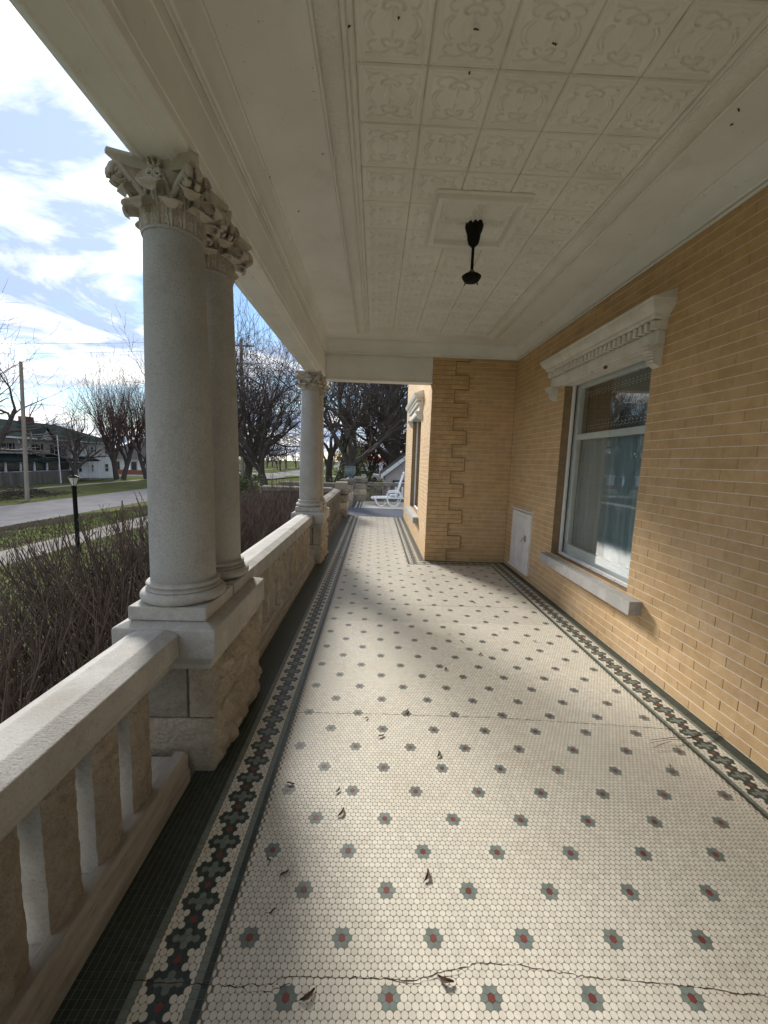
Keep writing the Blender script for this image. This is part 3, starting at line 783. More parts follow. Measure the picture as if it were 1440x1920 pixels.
def tin_fn(u, v):
    e = np.minimum(np.minimum(u, 1-u), np.minimum(v, 1-v))
    h = .55*np.exp(-((e-.035)/.016)**2)+.45*np.exp(-((e-.085)/.014)**2)-.5*np.exp(-(e/.010)**2)
    eu = np.minimum(u, 1-u)
    h += .35*np.exp(-((eu-.062)/.009)**2)
    S = []
    for sx in (0, 1):
        f = (lambda x: x) if sx == 0 else (lambda x: 1-x)
        S += [[(f(x), y) for x, y in arc(.30, .50, .17, 120, 240, 12)], [(f(x), y) for x, y in arc(.36, .50, .17, 130, 230, 10)],
              [(f(x), y) for x, y in arc(.23, .22, .09, 60, 250, 10, .03)], [(f(x), y) for x, y in arc(.23, .78, .09, -60, -250, 10, .03)]]
        S += [[(f(.14), .13), (f(.25), .16), (f(.34), .14), (f(.45), .18)], [(f(.14), .87), (f(.25), .84), (f(.34), .86), (f(.45), .82)]]
    for sy in (0, 1):
        f = (lambda y: y) if sy == 0 else (lambda y: 1-y)
        S += [[(x, f(y)) for x, y in arc(.5, .36, .15, 200, 340, 12)], [(x, f(y)) for x, y in arc(.40, .27, .07, 20, 230, 9, .02)], [(x, f(y)) for x, y in arc(.60, .27, .07, 160, -50, 9, .02)], [(.5, f(.30)), (.49, f(.36)), (.5, f(.44))]]
    for pts in S: h += .85*np.exp(-(seg_dist(u, v, pts)/.0105)**2)
    h += .55*np.exp(-(np.hypot(u-.5, v-.5)/.05)**2)+.25*np.exp(-((np.hypot(u-.5, v-.5)-.11)/.02)**2)
    return np.clip(h, -.5, 1.5)
tin = heightfield('ceiling_panel', .305, 128, tin_fn, .0095)
for i in range(5):
    for j in range(20):
        x, y = (CX[i]+CX[i+1])/2, (CY[j]+CY[j+1])/2
        if .33 < x < .93 and 2.72 < y < 3.30: continue
        if i in (1, 2, 3) and False: continue
        o = link('ceiling_panel', tin, roof); o.matrix_parent_inverse = Matrix.Translation((-.6, -3, -3.0))
        if j == 19: o.scale = (1, .5, 1); y = 5.285+.076
        o.location = (x, y, 3.1485+random.uniform(-.0006, .0006)); o.rotation_euler = (random.uniform(-.003, .003), random.uniform(-.003, .003), 0)
# panels cut by the medallion: it sits proud over them
def med_fn(u, v):
    e = np.minimum(np.minimum(u, 1-u), np.minimum(v, 1-v))
    h = np.where(e < .11, 1.5, 0)*np.clip(e/.02, 0, 1)*np.clip((.115-e)/.015, 0, 1)+.6*np.exp(-((e-.02)/.01)**2)+.5*np.exp(-((e-.085)/.01)**2)+.5*np.exp(-((e-.15)/.008)**2)
    r = np.hypot(u-.5, v-.5); a = np.arctan2(v-.5, u-.5)
    for k in range(8):
        a0 = k*45+22; pts = [(.5+.06*math.cos(rad(a0)), .5+.06*math.sin(rad(a0)))]
        for q in range(1, 8): pts.append((.5+(.06+.037*q)*math.cos(rad(a0+4*q*(1 if k % 2 else -1))), .5+(.06+.037*q)*math.sin(rad(a0+4*q*(1 if k % 2 else -1)))))
        h += .8*np.exp(-(seg_dist(u, v, pts)/.011)**2)
        c = pts[-1]; h += .6*np.exp(-(seg_dist(u, v, arc(c[0], c[1], .03, 0, 270, 8, .012))/.009)**2)
        c = pts[4]; h += .5*np.exp(-(seg_dist(u, v, arc(c[0]+.03, c[1]+.02, .03, 0, 220, 8, .012))/.009)**2)
    h += .8*np.exp(-((r-.075)/.012)**2)
    return h
med = heightfield('medallion', .61, 140, med_fn, .022)
o = link('medallion', med, roof); o.matrix_parent_inverse = Matrix.Translation((-.6, -3, -3.0)); o.location = (.628, 3.005, 3.147)
mr = MB()
for (x0, x1, y0, y1) in ((.318, .938, 2.692, 2.73), (.318, .938, 3.28, 3.318), (.318, .356, 2.7305, 3.2795), (.90, .938, 2.7305, 3.2795)): mr.box(x0, x1, y0, y1, 3.130, 3.1505, 0, .008)
rp(mr, 'medallion_frame', 'tin')
# embossed border bands around the panel field
def half_band(x0, x1, drop, n=12):
    pr = [(x0, 3.1504)]+[(x0+(x1-x0)*k/n, 3.1504-drop*(math.sin(math.pi*k/n)**.7 if 0 < k < n else 0)-.004) for k in range(n+1)]+[(x1, 3.1504)]
    return pr
for (x0, x1, nm) in ((-.285, -.19, 'border_band'), (1.43, 1.56, 'border_band')):
    b = MB(); b.prism(half_band(x0, x1, .020), 'y', -4, 5.57, segs=1); rp(b, nm, 'tin_lace', None, True)
for (x0, x1) in ((-.188, -.165), (-.163, -.138), (-.305, -.287), (1.395, 1.412), (1.414, 1.428), (1.562, 1.585)):
    b = MB(); b.prism(half_band(x0, x1, .008, 6), 'y', -4, 5.57); rp(b, 'bead', 'tin', None, True)
b = MB(); b.prism([(y, z) for y, z in half_band(5.445, 5.57, .018)], 'x', -.135, 1.392); rp(b, 'border_band', 'tin_lace', None, True)
# cornices
cor = [(0, 2.970), (-.012, 2.970), (-.014, 2.985), (-.010, 2.988), (-.010, 3.0), (-.022, 3.006), (-.028, 3.05), (-.045, 3.095), (-.070, 3.118), (-.075, 3.132), (-.088, 3.134), (-.09, 3.1503), (0, 3.1503)]
b = MB(); b.prism([(1.9965+x, z) for x, z in cor], 'y', -4, 5.985); rp(b, 'cornice', 'paint', None, True)
b = MB(); b.prism([(1.9965-.0145, 2.9855), (1.9965-.008, 2.9855), (1.9965-.008, 2.9885), (1.9965-.0145, 2.9885)], 'y', -4, 5.98); rp(b, 'painted_shadow_strip', 'mortar_dark')  # dark strip standing in for the shadow line in the cornice step
b = MB(); b.prism([(5.977+x, z) for x, z in cor], 'x', -.745, 1.985); rp(b, 'cornice', 'paint', None, True)
b = MB(); b.prism([(-.752-x*.72, z) for x, z in cor], 'y', -4, 5.98); rp(b, 'cornice', 'paint', None, True)
# boxed beam over the columns with a stepped soffit
bm_prof = [(-.755, 2.655), (-.755, 3.2), (-1.05, 3.2), (-1.05, 2.93), (-.985, 2.92), (-.985, 2.640), (-.968, 2.632), (-.815, 2.632), (-.805, 2.644), (-.765, 2.644)]
b = MB(); b.prism(bm_prof, 'y', -4, 6.13); rp(b, 'beam', 'paint')
for (xa, za) in ((-.957, 2.632), (-.838, 2.632), (-.7555, 2.70), (-.7555, 2.905)):
    b = MB()
    if za < 2.64: b.prism([(xa-.008, za+.002), (xa-.006, za-.004), (xa, za-.006), (xa+.006, za-.004), (xa+.008, za+.002)], 'y', -4, 6.12)
    else: b.prism([(xa-.002, za-.008), (xa+.004, za-.006), (xa+.006, za), (xa+.004, za+.006), (xa-.002, za+.008)], 'y', -4, 5.97)
    rp(b, 'beam_bead', 'paint')
b = MB(); b.box(-.7545, .779, 5.993, 6.16, 2.635, 3.16, 0, .004); rp(b, 'cross_beam', 'paint')
b = MB(); b.box(-.7545, .785, 5.980, 6.17, 2.615, 2.6345, 0, .002); rp(b, 'cross_beam_trim', 'paint')
b = MB(); b.box(-1.30, -1.05, -4, 6.4, 3.0, 3.45); rp(b, 'outer_cornice', 'paint')

# black pendant left from a ceiling lamp
pen = thing('ceiling_fixture', 'black iron pendant stem hanging from the square ceiling medallion', 'light fixture', (.634, 3.02, 3.130))
b = MB(); b.lathe([(.005, .02), (.058, .02), (.06, 0), (.064, -.012), (.058, -.035), (.047, -.065), (.044, -.095), (.035, -.125), (.016, -.145), (.008, -.148)][::-1], (0, 0, 0), 20); b.build('canopy', 'black_iron', pen, True)
b = MB(); b.tube([(0, 0, -.145), (0, 0, -.31)], .0105, 10); b.build('rod', 'black_iron', pen, True)
b = MB(); b.lathe([(.01, -.295), (.024, -.31), (.03, -.328)][::-1], (0, 0, 0), 16); b.build('collar', 'red_brick', pen, True)
b = MB(); b.lathe([(.012, -.326), (.055, -.330), (.068, -.340), (.064, -.352), (.05, -.372), (.03, -.380), (.004, -.381)][::-1], (0, 0, 0), 20)
for a in range(3): b.tube([(.045*math.cos(a*2.1+.3), .045*math.sin(a*2.1+.3), -.37), (.055*math.cos(a*2.1+.3), .055*math.sin(a*2.1+.3), -.386)], .004, 5)
b.build('dish', 'black_iron', pen, True)

# ================================================================== COLUMNS
def column_mesh_parts():
    D = {}
    b = MB(); b.box(-.172, .172, -.172, .172, 0, .062, 0, .004); D['plinth'] = b.mesh('plinth', 'limestone')
    pr = [(.150, .062)]
    for k in range(13):
        a = -math.pi/2+math.pi*k/12; pr.append((.158+.030*math.cos(a), .062+.026+.026*math.sin(a)))
    pr += [(.160, .116), (.163, .118), (.163, .124), (.156, .128), (.150, .134)]
    for k in range(7):
        a = -math.pi/2+math.pi*k/6; pr.append((.150+.012*math.cos(a), .143+.009*math.sin(a)))
    pr += [(.144, .1525), (.1430, .156)]
    b = MB(); b.lathe(pr, (0, 0, 0), 48); D['base'] = b.mesh('base', 'limestone', True)
    pr = []
    for k in range(25):
        t = k/24; r = .1425-(.1425-.1195)*(t**1.7); pr.append((r, .156+t*(1.647-.156)))
    pr = [(.138, .150)]+pr+[(.1235, 1.649), (.1255, 1.655), (.1235, 1.661), (.110, 1.663)]
    b = MB(); b.lathe(pr, (0, 0, 0), 56); D['shaft'] = b.mesh('shaft', 'shaft_stone', True)
    z0 = 1.661
    bell = [(.110, z0-.002), (.112, z0+.06), (.114, z0+.11), (.120, z0+.155), (.132, z0+.185), (.138, z0+.196), (.130, z0+.199)]
    b = MB(); b.lathe(bell, (0, 0, 0), 40); D['bell'] = b.mesh('capital', 'carved_stone', True)
    # abacus with concave sides
    def ab(hs, dip, z, n=12):
        out = []
        cs = [(hs, -hs), (hs, hs), (-hs, hs), (-hs, -hs)]
        for q in range(4):
            a = Vector(cs[q]); c = Vector(cs[(q+1) % 4]); nrm = Vector((0, 0))-(a+c)/2; nrm.normalize()
            e = (c-a).normalized()*.018
            A, C = a+e, c-e
            for k in range(n+1):
                t = k/n; p = A.lerp(C, t)+nrm*dip*math.sin(math.pi*t); out.append((p.x, p.y, z))
        return out
    b = MB(); rings = [ab(.150, .030, z0+.196), ab(.158, .036, z0+.202), ab(.164, .038, z0+.214), ab(.176, .042, z0+.222), ab(.180, .042, z0+.2265), ab(.180, .042, z0+.238)]
    n = len(rings[0]); vs = [p for r in rings for p in r]
    fs = [(j*n+k, j*n+(k+1) % n, (j+1)*n+(k+1) % n, (j+1)*n+k) for j in range(len(rings)-1) for k in range(n)]+[tuple(range(n)), tuple(range((len(rings)-1)*n, len(rings)*n))]
    b.add(vs, fs); D['abacus'] = b.mesh('abacus', 'carved_stone', True)
    def leaf(h, w, r0, zb, tip, flare=.0):
        NU, NV = 22, 26; b = MB(); front = []; back = []
        for j in range(NV+1):
            t = j/NV
            if t < .68:
                s = t/.68; r = r0+.006+flare*s*s+.004*math.sin(math.pi*s); z = zb+h*s*.90
                nr, nz = 1, -.1
            else:
                s = (t-.68)/.32; a = math.pi*(1-s*1.30); rr = tip
                r = r0+.006+flare+rr+rr*math.cos(a); z = zb+h*.90+rr*.95*math.sin(a); nr, nz = -math.cos(a), math.sin(a)
                if s > .85: pass
            wd = w*(.66+.42*math.sin(math.pi*min(1, t*1.05)*.62))*(1 if t < .72 else max(.42, 1-((t-.72)/.28)**2*.5))
            wd *= 1+.16*math.cos(t*9*math.pi)
            for i in range(NU+1):
                u = -1+2*i/NU
                vein = (.0036 if t < .68 else .0022)*math.cos(u*5*math.pi)*(1-.3*abs(u))+(.005 if t < .68 else .002)*math.exp(-(u/.14)**2)
                edge = (.012*(abs(u)**2.2)*(.4+.6*math.cos(t*8*math.pi)*.5)) if t < .68 else .006*abs(u)**2
                for lst, dd in ((front, vein-edge), (back, -.014)):
                    R = r+nr*dd; Z = z+nz*dd; ang = u*wd/max(R, .05)
                    lst.append((R*math.cos(ang), R*math.sin(ang), Z))
        m_ = NU+1; nf = len(front); fs = []
        for j in range(NV):
            for i in range(NU):
                a = j*m_+i; fs.append((a, a+1, a+m_+1, a+m_)); fs.append((nf+a, nf+a+m_, nf+a+m_+1, nf+a+1))
        for j in range(NV):
            a = j*m_; fs.append((a, a+m_, nf+a+m_, nf+a)); a = j*m_+NU; fs.append((a+m_, a, nf+a, nf+a+m_))
        a = NV*m_
        fs += [(a+i, a+i+1, nf+a+i+1, nf+a+i) for i in range(NU)]
        b.add(front+back, fs); return b.mesh('leaf', 'carved_stone', True)
    D['leaf_low'] = leaf(.074, .045, .112, z0-.001, .026, .004)
    D['leaf_high'] = leaf(.128, .047, .112, z0+.002, .031, .010)
    def vol(sg):
        pts, rr = [], []
        A = Vector((.118, sg*.052, z0+.088)); B = Vector((.150, sg*.040, z0+.135)); C0 = Vector((.196, sg*.017, z0+.168))
        for k in range(9):
            t = k/8; p = (1-t)**2*A+2*t*(1-t)*B+t*t*(C0+Vector((.010, 0, .018))); pts.append(p); rr.append(.011+.003*t)
        c = C0+Vector((.006, 0, -.010))
        for k in range(1, 34):
            a = rad(80-k*20); rd = .034*(1-k/38); pts.append(c+Vector((rd*math.cos(a), sg*.004*k/33, rd*math.sin(a)))); rr.append(.0125-.00022*k)
        b = MB(); b.tube(pts, rr, 10); b.lathe([(.002, -.010), (.009, -.008), (.009, .008), (.002, .010)], (0, 0, 0), 10)
        # turn the eye onto the scroll axis
        k0 = len(b.v)-40
        for q in range(k0, len(b.v)): x, y, z = b.v[q]; b.v[q] = (c.x+x, c.y+z*1.2+sg*.002, c.z+y)
        return b.mesh('volute', 'carved_stone', 'full')
    D['vol_p'] = vol(1); D['vol_m'] = vol(-1)
    def helix(sg):
        pts, rr = [], []
        A = Vector((.122, sg*.050, z0+.095)); B = Vector((.137, sg*.042, z0+.150)); C0 = Vector((.150, sg*.017, z0+.170))
        for k in range(8):
            t = k/7; pts.append((1-t)**2*A+2*t*(1-t)*B+t*t*(C0+Vector((0, 0, .014)))); rr.append(.0085)
        for k in range(1, 24):
            a = rad(90+sg*k*19); rd = .017*(1-k/28); pts.append(C0+Vector((.002*k/23, rd*math.cos(a), rd*math.sin(a)-.003))); rr.append(.0075)
        b = MB(); b.tube(pts, rr, 8); return b.mesh('helix', 'carved_stone', 'full')
    D['hel_p'] = helix(1); D['hel_m'] = helix(-1)
    b = MB(); R = .026
    for k in range(16):
        a = 2*math.pi*k/16; b.tube([(.140, R*.55*math.cos(a), z0+.216+R*.75*math.sin(a)), (.152, R*.8*math.cos(a), z0+.216+R*1.05*math.sin(a)), (.146, R*1.0*math.cos(a), z0+.216+R*1.3*math.sin(a))], [.005, .0062, .004], 5)
    b.tube([(.138, 0, z0+.19), (.154, 0, z0+.2), (.158, 0, z0+.216), (.154, 0, z0+.232), (.14, 0, z0+.24)], [.006, .008, .009, .008, .006], 6)
    for k in range(5): b.tube([(.135, (k-2)*.008, z0+.172), (.147, (k-2)*.008, z0+.178-.002*abs(k-2)), (.138, (k-2)*.008, z0+.186)], [.004, .006, .004], 5)
    D['rosette'] = b.mesh('rosette', 'carved_stone', True)
    return D
CP = column_mesh_parts()
def column(loc, label, dirt=0):
    t = thing('column', label, 'column', loc, 0, 'paired stone porch columns')
    for k in ('plinth', 'base', 'shaft'): link(k, CP[k], t)
    c = link('capital', CP['bell'], t)
    link('abacus', CP['abacus'], c)
    for k in range(8):
        o = link('leaf', CP['leaf_low'], c); o.rotation_euler = (0, 0, k*math.pi/4+math.pi/8)
        o = link('leaf', CP['leaf_high'], c); o.rotation_euler = (0, 0, k*math.pi/4)
    for k in range(4):
        for q in ('vol_p', 'vol_m'): o = link('volute', CP[q], c); o.rotation_euler = (0, 0, k*math.pi/2+math.pi/4)
        for q in ('hel_p', 'hel_m'): o = link('helix', CP[q], c); o.rotation_euler = (0, 0, k*math.pi/2)
        o = link('rosette', CP['rosette'], c); o.rotation_euler = (0, 0, k*math.pi/2)
    return t
column((-.907, 1.912, .745), 'nearest grey limestone column with carved leafy capital on the near pedestal')
column((-.907, 2.278, .745), 'second grey column just behind the nearest one on the same pedestal')
column((-.935, 5.782, .745), 'front column of the distant pair by the cross beam')
column((-.925, 6.148, .745), 'rear column of the distant pair, mostly hidden behind its twin')

# ------------------------------------------------------------------ pedestals and balustrades
def rect_rings(x0, x1, y0, y1, rings, name, m, parent):
    b = MB(); vs = []
    for (i, z) in rings: vs += [(x0+i, y0+i, z), (x1-i, y0+i, z), (x1-i, y1-i, z), (x0+i, y1-i, z)]
    n = len(rings); fs = [(4*j+k, 4*j+(k+1) % 4, 4*j+4+(k+1) % 4, 4*j+4+k) for j in range(n-1) for k in range(4)]+[(0, 1, 2, 3), (4*n-4, 4*n-3, 4*n-2, 4*n-1)]
    b.add(vs, fs); o = b.build(name, m, parent)
    md = o.modifiers.new('bevel', 'BEVEL'); md.width = .005; md.segments = 2; md.limit_method = 'ANGLE'; md.angle_limit = rad(30)
    return o
def sub(o, parent): o.matrix_parent_inverse = Matrix.Translation(-Vector(parent.location)); return o
def pedestal(dx, dy, label, seed, sm='rough_stone', fm='grey_stone', cap='limestone', length=.71):
    x0, x1, y0, y1 = -1.09+dx, -.722+dx, 1.76+dy, 1.76+length+dy
    t = thing('pedestal', label, 'pedestal', ((x0+x1)/2, y0, 0), 0, 'stone pedestals along the porch edge')
    core = MB(); core.box(x0+.006, x1-.006, y0+.006, y1-.006, -.02, .53); sub(core.build('mortar_core', 'mortar_dark', t), t)
    ym = y0+length*random.uniform(.42, .58)
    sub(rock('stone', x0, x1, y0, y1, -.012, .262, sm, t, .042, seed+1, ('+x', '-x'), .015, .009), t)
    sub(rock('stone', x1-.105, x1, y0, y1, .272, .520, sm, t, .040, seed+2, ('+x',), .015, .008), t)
    sub(rock('stone', x0, x1-.118, y0, y1, .272, .520, fm, t, .012, seed+3, ('-x',), .022, .008), t)
    sub(rect_rings(x0-.04, x1+.038, y0-.06, y1+.03, [(.034, .521), (.034, .545), (.0, .590), (.0, .720), (.060, .745)], 'cap_stone', cap, t), t)
    return t
pedestal(0, 0, 'rough tan stone pedestal under the nearest column pair', 10)
pedestal(-.025, 3.87, 'stone pedestal carrying the distant column pair', 20)
RAILP = [(-.862, .555), (-.862, .577), (-.837, .606), (-.837, .700), (-.895, .7235), (-.995, .7235), (-1.053, .700), (-1.053, .606), (-1.028, .577), (-1.028, .555)]
CURBP = [(-.805, -.01), (-.805, .055), (-.813, .068), (-.813, .128), (-.824, .145), (-.872, .145), (-.880, .118), (-1.05, .118), (-1.05, -.01)]
BAL = [None]*3
def balustrade(y0, y1, dx, label, phase, rm='limestone', bmn='rough_stone', cm='curb_stone', joints=()):
    t = thing('balustrade', label, 'balustrade', (-.94+dx, y0, 0), 0, 'stone balustrades along the porch edge')
    ys = [y0, *joints, y1]
    for a, c in zip(ys[:-1], ys[1:]):
        b = MB(); b.prism([(x+dx, z) for x, z in RAILP], 'y', a+.0012, c-.0012, segs=1)
        o = sub(b.build('hand_rail', rm, t), t)
        md = o.modifiers.new('bevel', 'BEVEL'); md.width = .004; md.segments = 2; md.limit_method = 'ANGLE'; md.angle_limit = rad(15)
    b = MB(); b.prism([(x+dx, z) for x, z in CURBP], 'y', y0, y1, segs=1); o = sub(b.build('curb', cm, t), t)
    md = o.modifiers.new('bevel', 'BEVEL'); md.width = .004; md.segments = 2; md.limit_method = 'ANGLE'; md.angle_limit = rad(30)
    k = 0; y = phase
    while y+.125 < y1-.02:
        if y > y0+.02:
            i = k % 3; key = (i, bmn)
            if key not in BCACHE:
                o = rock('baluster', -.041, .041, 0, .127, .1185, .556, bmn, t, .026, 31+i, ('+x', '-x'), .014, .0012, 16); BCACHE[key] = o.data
                me = o.data; me.materials.append(MATS[rm])
                for p in me.polygons:
                    if abs(p.normal.y) > .8: p.material_index = 1
            else: o = link('baluster', BCACHE[key], t)
            o.location = (-.903+.0, y-y0, 0); o.location.x = (-.903+dx)-(t.location.x)
            o.location.z = 0
            if k % 2: o.rotation_euler = (0, 0, random.uniform(-.02, .02))
        y += .1945; k += 1
    return t
BCACHE = {}
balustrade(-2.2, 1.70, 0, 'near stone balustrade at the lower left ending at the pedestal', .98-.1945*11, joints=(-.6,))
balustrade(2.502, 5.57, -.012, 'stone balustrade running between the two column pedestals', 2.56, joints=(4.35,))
balustrade(6.375, 10.42, -.03, 'weathered grey balustrade beyond the distant column pair', 6.42, 'old_stone', 'old_stone', 'old_stone', (8.0, 9.2))

# far end of the porch: stair landing, old pedestals, terrace
b = MB(); b.box(-1.6, .86, 10.702, 12.55, -.25, .004); landing = struct('stair_landing', b.mesh('stair_landing', 'slate'), 'blue grey slate landing beyond the mosaic floor', 'landing')
b = MB(); b.box(-1.1, 4.5, 12.552, 15.2, -.25, 0); terr = struct('terrace_floor', b.mesh('terrace_floor', 'tile_cream'), 'pale tiled terrace floor at the far end', 'floor')
for (x0, x1, m_) in ((-.80, -.637, 'tile_green'), (-.637, -.616, 'tile_sage'), (-.57, -.50, 'tile_green'), (-.468, -.448, 'tile_sage'), (-.448, -.42, 'tile_green')):
    b = MB(); b.box(x0, x1, 12.56, 14.75, .001, .004); b.build('border_strip', m_, terr)
def old_pier(x0, x1, y0, y1, zs, label, seed, block=None):
    t = thing('pier', label, 'pier', ((x0+x1)/2, y0, 0), 0, 'old stone piers at the far steps')
    z = -.01; k = 0; n = 3; h = (zs+.01)/n
    for q in range(n):
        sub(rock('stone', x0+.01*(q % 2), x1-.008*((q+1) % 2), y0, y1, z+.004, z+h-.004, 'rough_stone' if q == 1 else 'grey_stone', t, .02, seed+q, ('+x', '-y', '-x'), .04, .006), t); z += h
    core = MB(); core.box(x0+.02, x1-.02, y0+.02, y1-.02, -.01, zs); sub(core.build('mortar_core', 'mortar_dark', t), t)
    sub(rect_rings(x0-.05, x1+.05, y0-.05, y1+.05, [(.03, zs+.001), (0, zs+.03), (0, zs+.13), (.04, zs+.15)], 'cap_stone', 'old_stone', t), t)
    if block: sub(rock('block', x0+.02, x1-.02, y0+.03, y1-.03, zs+.151, zs+block, 'grey_stone', t, .004, seed+9, (), .05, .002), t)
    return t
old_pier(-1.06, -.715, 10.44, 11.0, .575, 'stone pier with a flat block on top at the near side of the steps', 60, .315)
old_pier(-1.06, -.72, 12.58, 13.12, .72, 'stone pier under the blue grey urn', 70)
old_pier(-.80, -.33, 14.62, 15.1, .66, 'corner pier of the far terrace balustrade', 80, .21)
for (yy, lab) in ((10.62, 'low stone cheek wall running left from the near step pier'), (12.85, 'low stone cheek wall running left from the urn pier')):
    t = thing('cheek_wall', lab, 'wall', (-1.9, yy, 0), 0, 'stone cheek walls of the steps')
    sub(rock('wall', -2.9, -1.12, yy-.16, yy+.16, -1.3, .60, 'old_stone', t, .02, int(yy), ('-y', '+x'), .09, .01), t)
    sub(rect_rings(-2.95, -1.115, yy-.2, yy+.2, [(.03, .601), (0, .62), (0, .72), (.04, .74)], 'cap_stone', 'old_stone', t), t)
t = thing('balustrade', 'dark weathered balustrade across the far end of the terrace', 'balustrade', (0, 14.8, 0), 0, 'stone balustrades along the porch edge')
b = MB(); b.box(-.325, 4.4, 14.68, 14.95, .56, .69, 0, .01); sub(b.build('hand_rail', 'old_stone', t), t)
b = MB(); b.box(-.325, 4.4, 14.70, 14.95, 0, .10, 0, .01); sub(b.build('curb', 'old_stone', t), t)
for k in range(18):
    o = sub(rock('baluster', -.2+k*.25, -.2+k*.25+.17, 14.74, 14.88, .101, .559, 'old_stone', t, .015, 90+k, ('-y',), .05, .003), t)
# low outer wall of the terrace between the far piers
t = thing('balustrade', 'short weathered stretch between the urn pier and the terrace corner', 'balustrade', (-.9, 13.2, 0), 0, 'stone balustrades along the porch edge')
b = MB(); b.box(-1.02, -.76, 13.18, 14.56, .56, .69, 0, .01); sub(b.build('hand_rail', 'old_stone', t), t)
for k in range(6): sub(rock('baluster', -.95, -.83, 13.22+k*.22, 13.36+k*.22, .0, .559, 'old_stone', t, .015, 120+k, ('+x',), .05, .003), t)
# foundation below the porch edge
fd = thing('porch_foundation', 'stone foundation wall below the porch balustrade', 'wall', (-1.05, 3, -.6))
sub(rock('wall', -1.10, -.84, -4, 10.4, -1.6, -.011, 'old_stone', fd, .02, 44, ('-x',), .16, .004), fd)
b = MB(); b.box(-1.04, 2.0, 10.45, 15.2, -1.6, -.251); sub(b.build('terrace_base', 'old_stone', fd), fd)

# urn
b = MB(); b.lathe([(.05, 0), (.12, 0), (.12, .02), (.06, .045), (.055, .075), (.11, .12), (.165, .20), (.175, .28), (.16, .34), (.165, .375), (.185, .39), (.185, .405), (.16, .405), (.13, .30), (.02, .28)], (0, 0, 0), 28)
u = b.build('urn', 'urn', None, True); u.location = (-.80, 12.85, .872); tag(u, 'round blue grey garden urn standing on the far step pier', 'urn')

# white plastic lounge chair
ch = thing('lounge_chair', 'white plastic lounge chair with slatted reclined back on the terrace', 'chair', (.42, 13.55, 0))
b = MB()
for y in (-.30, .30): b.tube([(-.50, y, .25), (-.2, y, .265), (.15, y, .27), (.55, y, .27)], .024, 6)
b.tube([(-.50, -.30, .25), (-.53, 0, .245), (-.50, .30, .25)], .026, 6); sub_o = b.build('seat_frame', 'plastic', ch, True)
for k in range(8):
    s_ = MB(); x = -.46+k*.125; s_.box(x, x+.105, -.29, .29, .258, .275, 0, .004); s_.build('seat_slat', 'plastic', ch)
for k in range(9):
    s_ = MB(); a = k/9; x = .30+.20*a; z = .33+.72*a; s_.box(-.012, .012, -.27, .27, -.029, .029, 0, .005); o = s_.build('back_slat', 'plastic', ch); o.location = (x, 0, z); o.rotation_euler = (0, rad(16), 0)
b = MB()
for y in (-.28, .28): b.tube([(.26, y, .28), (.38, y, .62), (.52, y, 1.10)], .022, 6)
b.tube([(.52, -.28, 1.10), (.525, 0, 1.12), (.52, .28, 1.10)], .024, 6)
b.build('back_frame', 'plastic', ch, True)
for y in (-.33, .33):
    b = MB(); b.tube([(-.42, y, .25), (-.36, y, .10), (-.25, y, .012), (-.13, y, .012), (-.05, y, .12), (0, y, .25)], [.026, .024, .022, .022, .024, .026], 6); b.build('leg', 'plastic', ch, True)
    b = MB(); b.tube([(-.02, y, .26), (.03, y, .10), (.14, y, .012), (.28, y, .012), (.40, y, .14), (.46, y, .30), (.40, y, .46), (.2, y, .475), (.04, y, .45), (0, y, .36), (-.01, y, .27)], .027, 6); b.build('arm', 'plastic', ch, True)
b = MB(); b.box(.08, .36, -.25, .25, .277, .37, 0, .035); cu = b.build('cushion', 'cushion'); cu.location = (.42, 13.55, 0); tag(cu, 'folded blue grey cushion lying on the lounge chair seat', 'cushion')

# ================================================================== GROUND, ROAD
def gz(x):
    pts = [(-400, -6), (-80, -3.0), (-40, -2.32), (-23, -2.06), (-16.5, -2.0), (-10, -1.22), (-7, -1.15), (400, -1.15)]
    for (a, za), (c, zc) in zip(pts[:-1], pts[1:]):
        if a <= x <= c: return za+(zc-za)*(x-a)/(c-a)
    return -1.15
xs = [-400, -200, -120, -80, -60, -50, -40, -36, -32, -28, -23, -20, -16.5, -14, -12, -10, -8.5, -7, -5, -3, -1, 5, 20, 60, 150, 400]
ysg = [-200, -60, -20, -5, 0, 5, 10, 15, 20, 30, 40, 50, 60, 80, 120, 200, 400, 700]
b = MB(); vs = [(x, y, gz(x)) for x in xs for y in ysg]; ny = len(ysg)
b.add(vs, [(i*ny+j, (i+1)*ny+j, (i+1)*ny+j+1, i*ny+j+1) for i in range(len(xs)-1) for j in range(ny-1)], 0)
gm = b.mesh('ground', ['grass', 'grass_far'])
for p in gm.polygons:
    if p.center.x < -22.9 or p.center.y > 45: p.material_index = 1
ground = struct('ground', gm, 'grass lawns sloping gently down to the street')
def sheet(name, x0, x1, y0, y1, m_, label, dz=.01, n=1):
    b = MB(); 
    for k in range(n):
        xa = x0+(x1-x0)*k/n; xb = x0+(x1-x0)*(k+1)/n
        b.add([(xa, y0, gz(xa)+dz), (xb, y0, gz(xb)+dz), (xb, y1, gz(xb)+dz), (xa, y1, gz(xa)+dz)], [(0, 1, 2, 3)])
    return struct(name, b.mesh(name, m_), label, name)
sheet('road', -22.8, -16.5, -200, 420, 'asphalt', 'pale grey asphalt street beyond the lawn', .012, 3)
wk = struct('sidewalk', None, 'concrete sidewalk between the lamp post and the lawn', 'sidewalk')
sm = MB(); sm.box(-.55, .55, -.745, .745, -.10, .03, 0, .01); sme = sm.mesh('slab', 'concrete')
for k in range(26):
    o = link('slab', sme, wk); o.location = (-9.0, -2+k*1.5, gz(-9.0)+random.uniform(0, .01)); o.rotation_euler = (0, rad(2.2), 0)
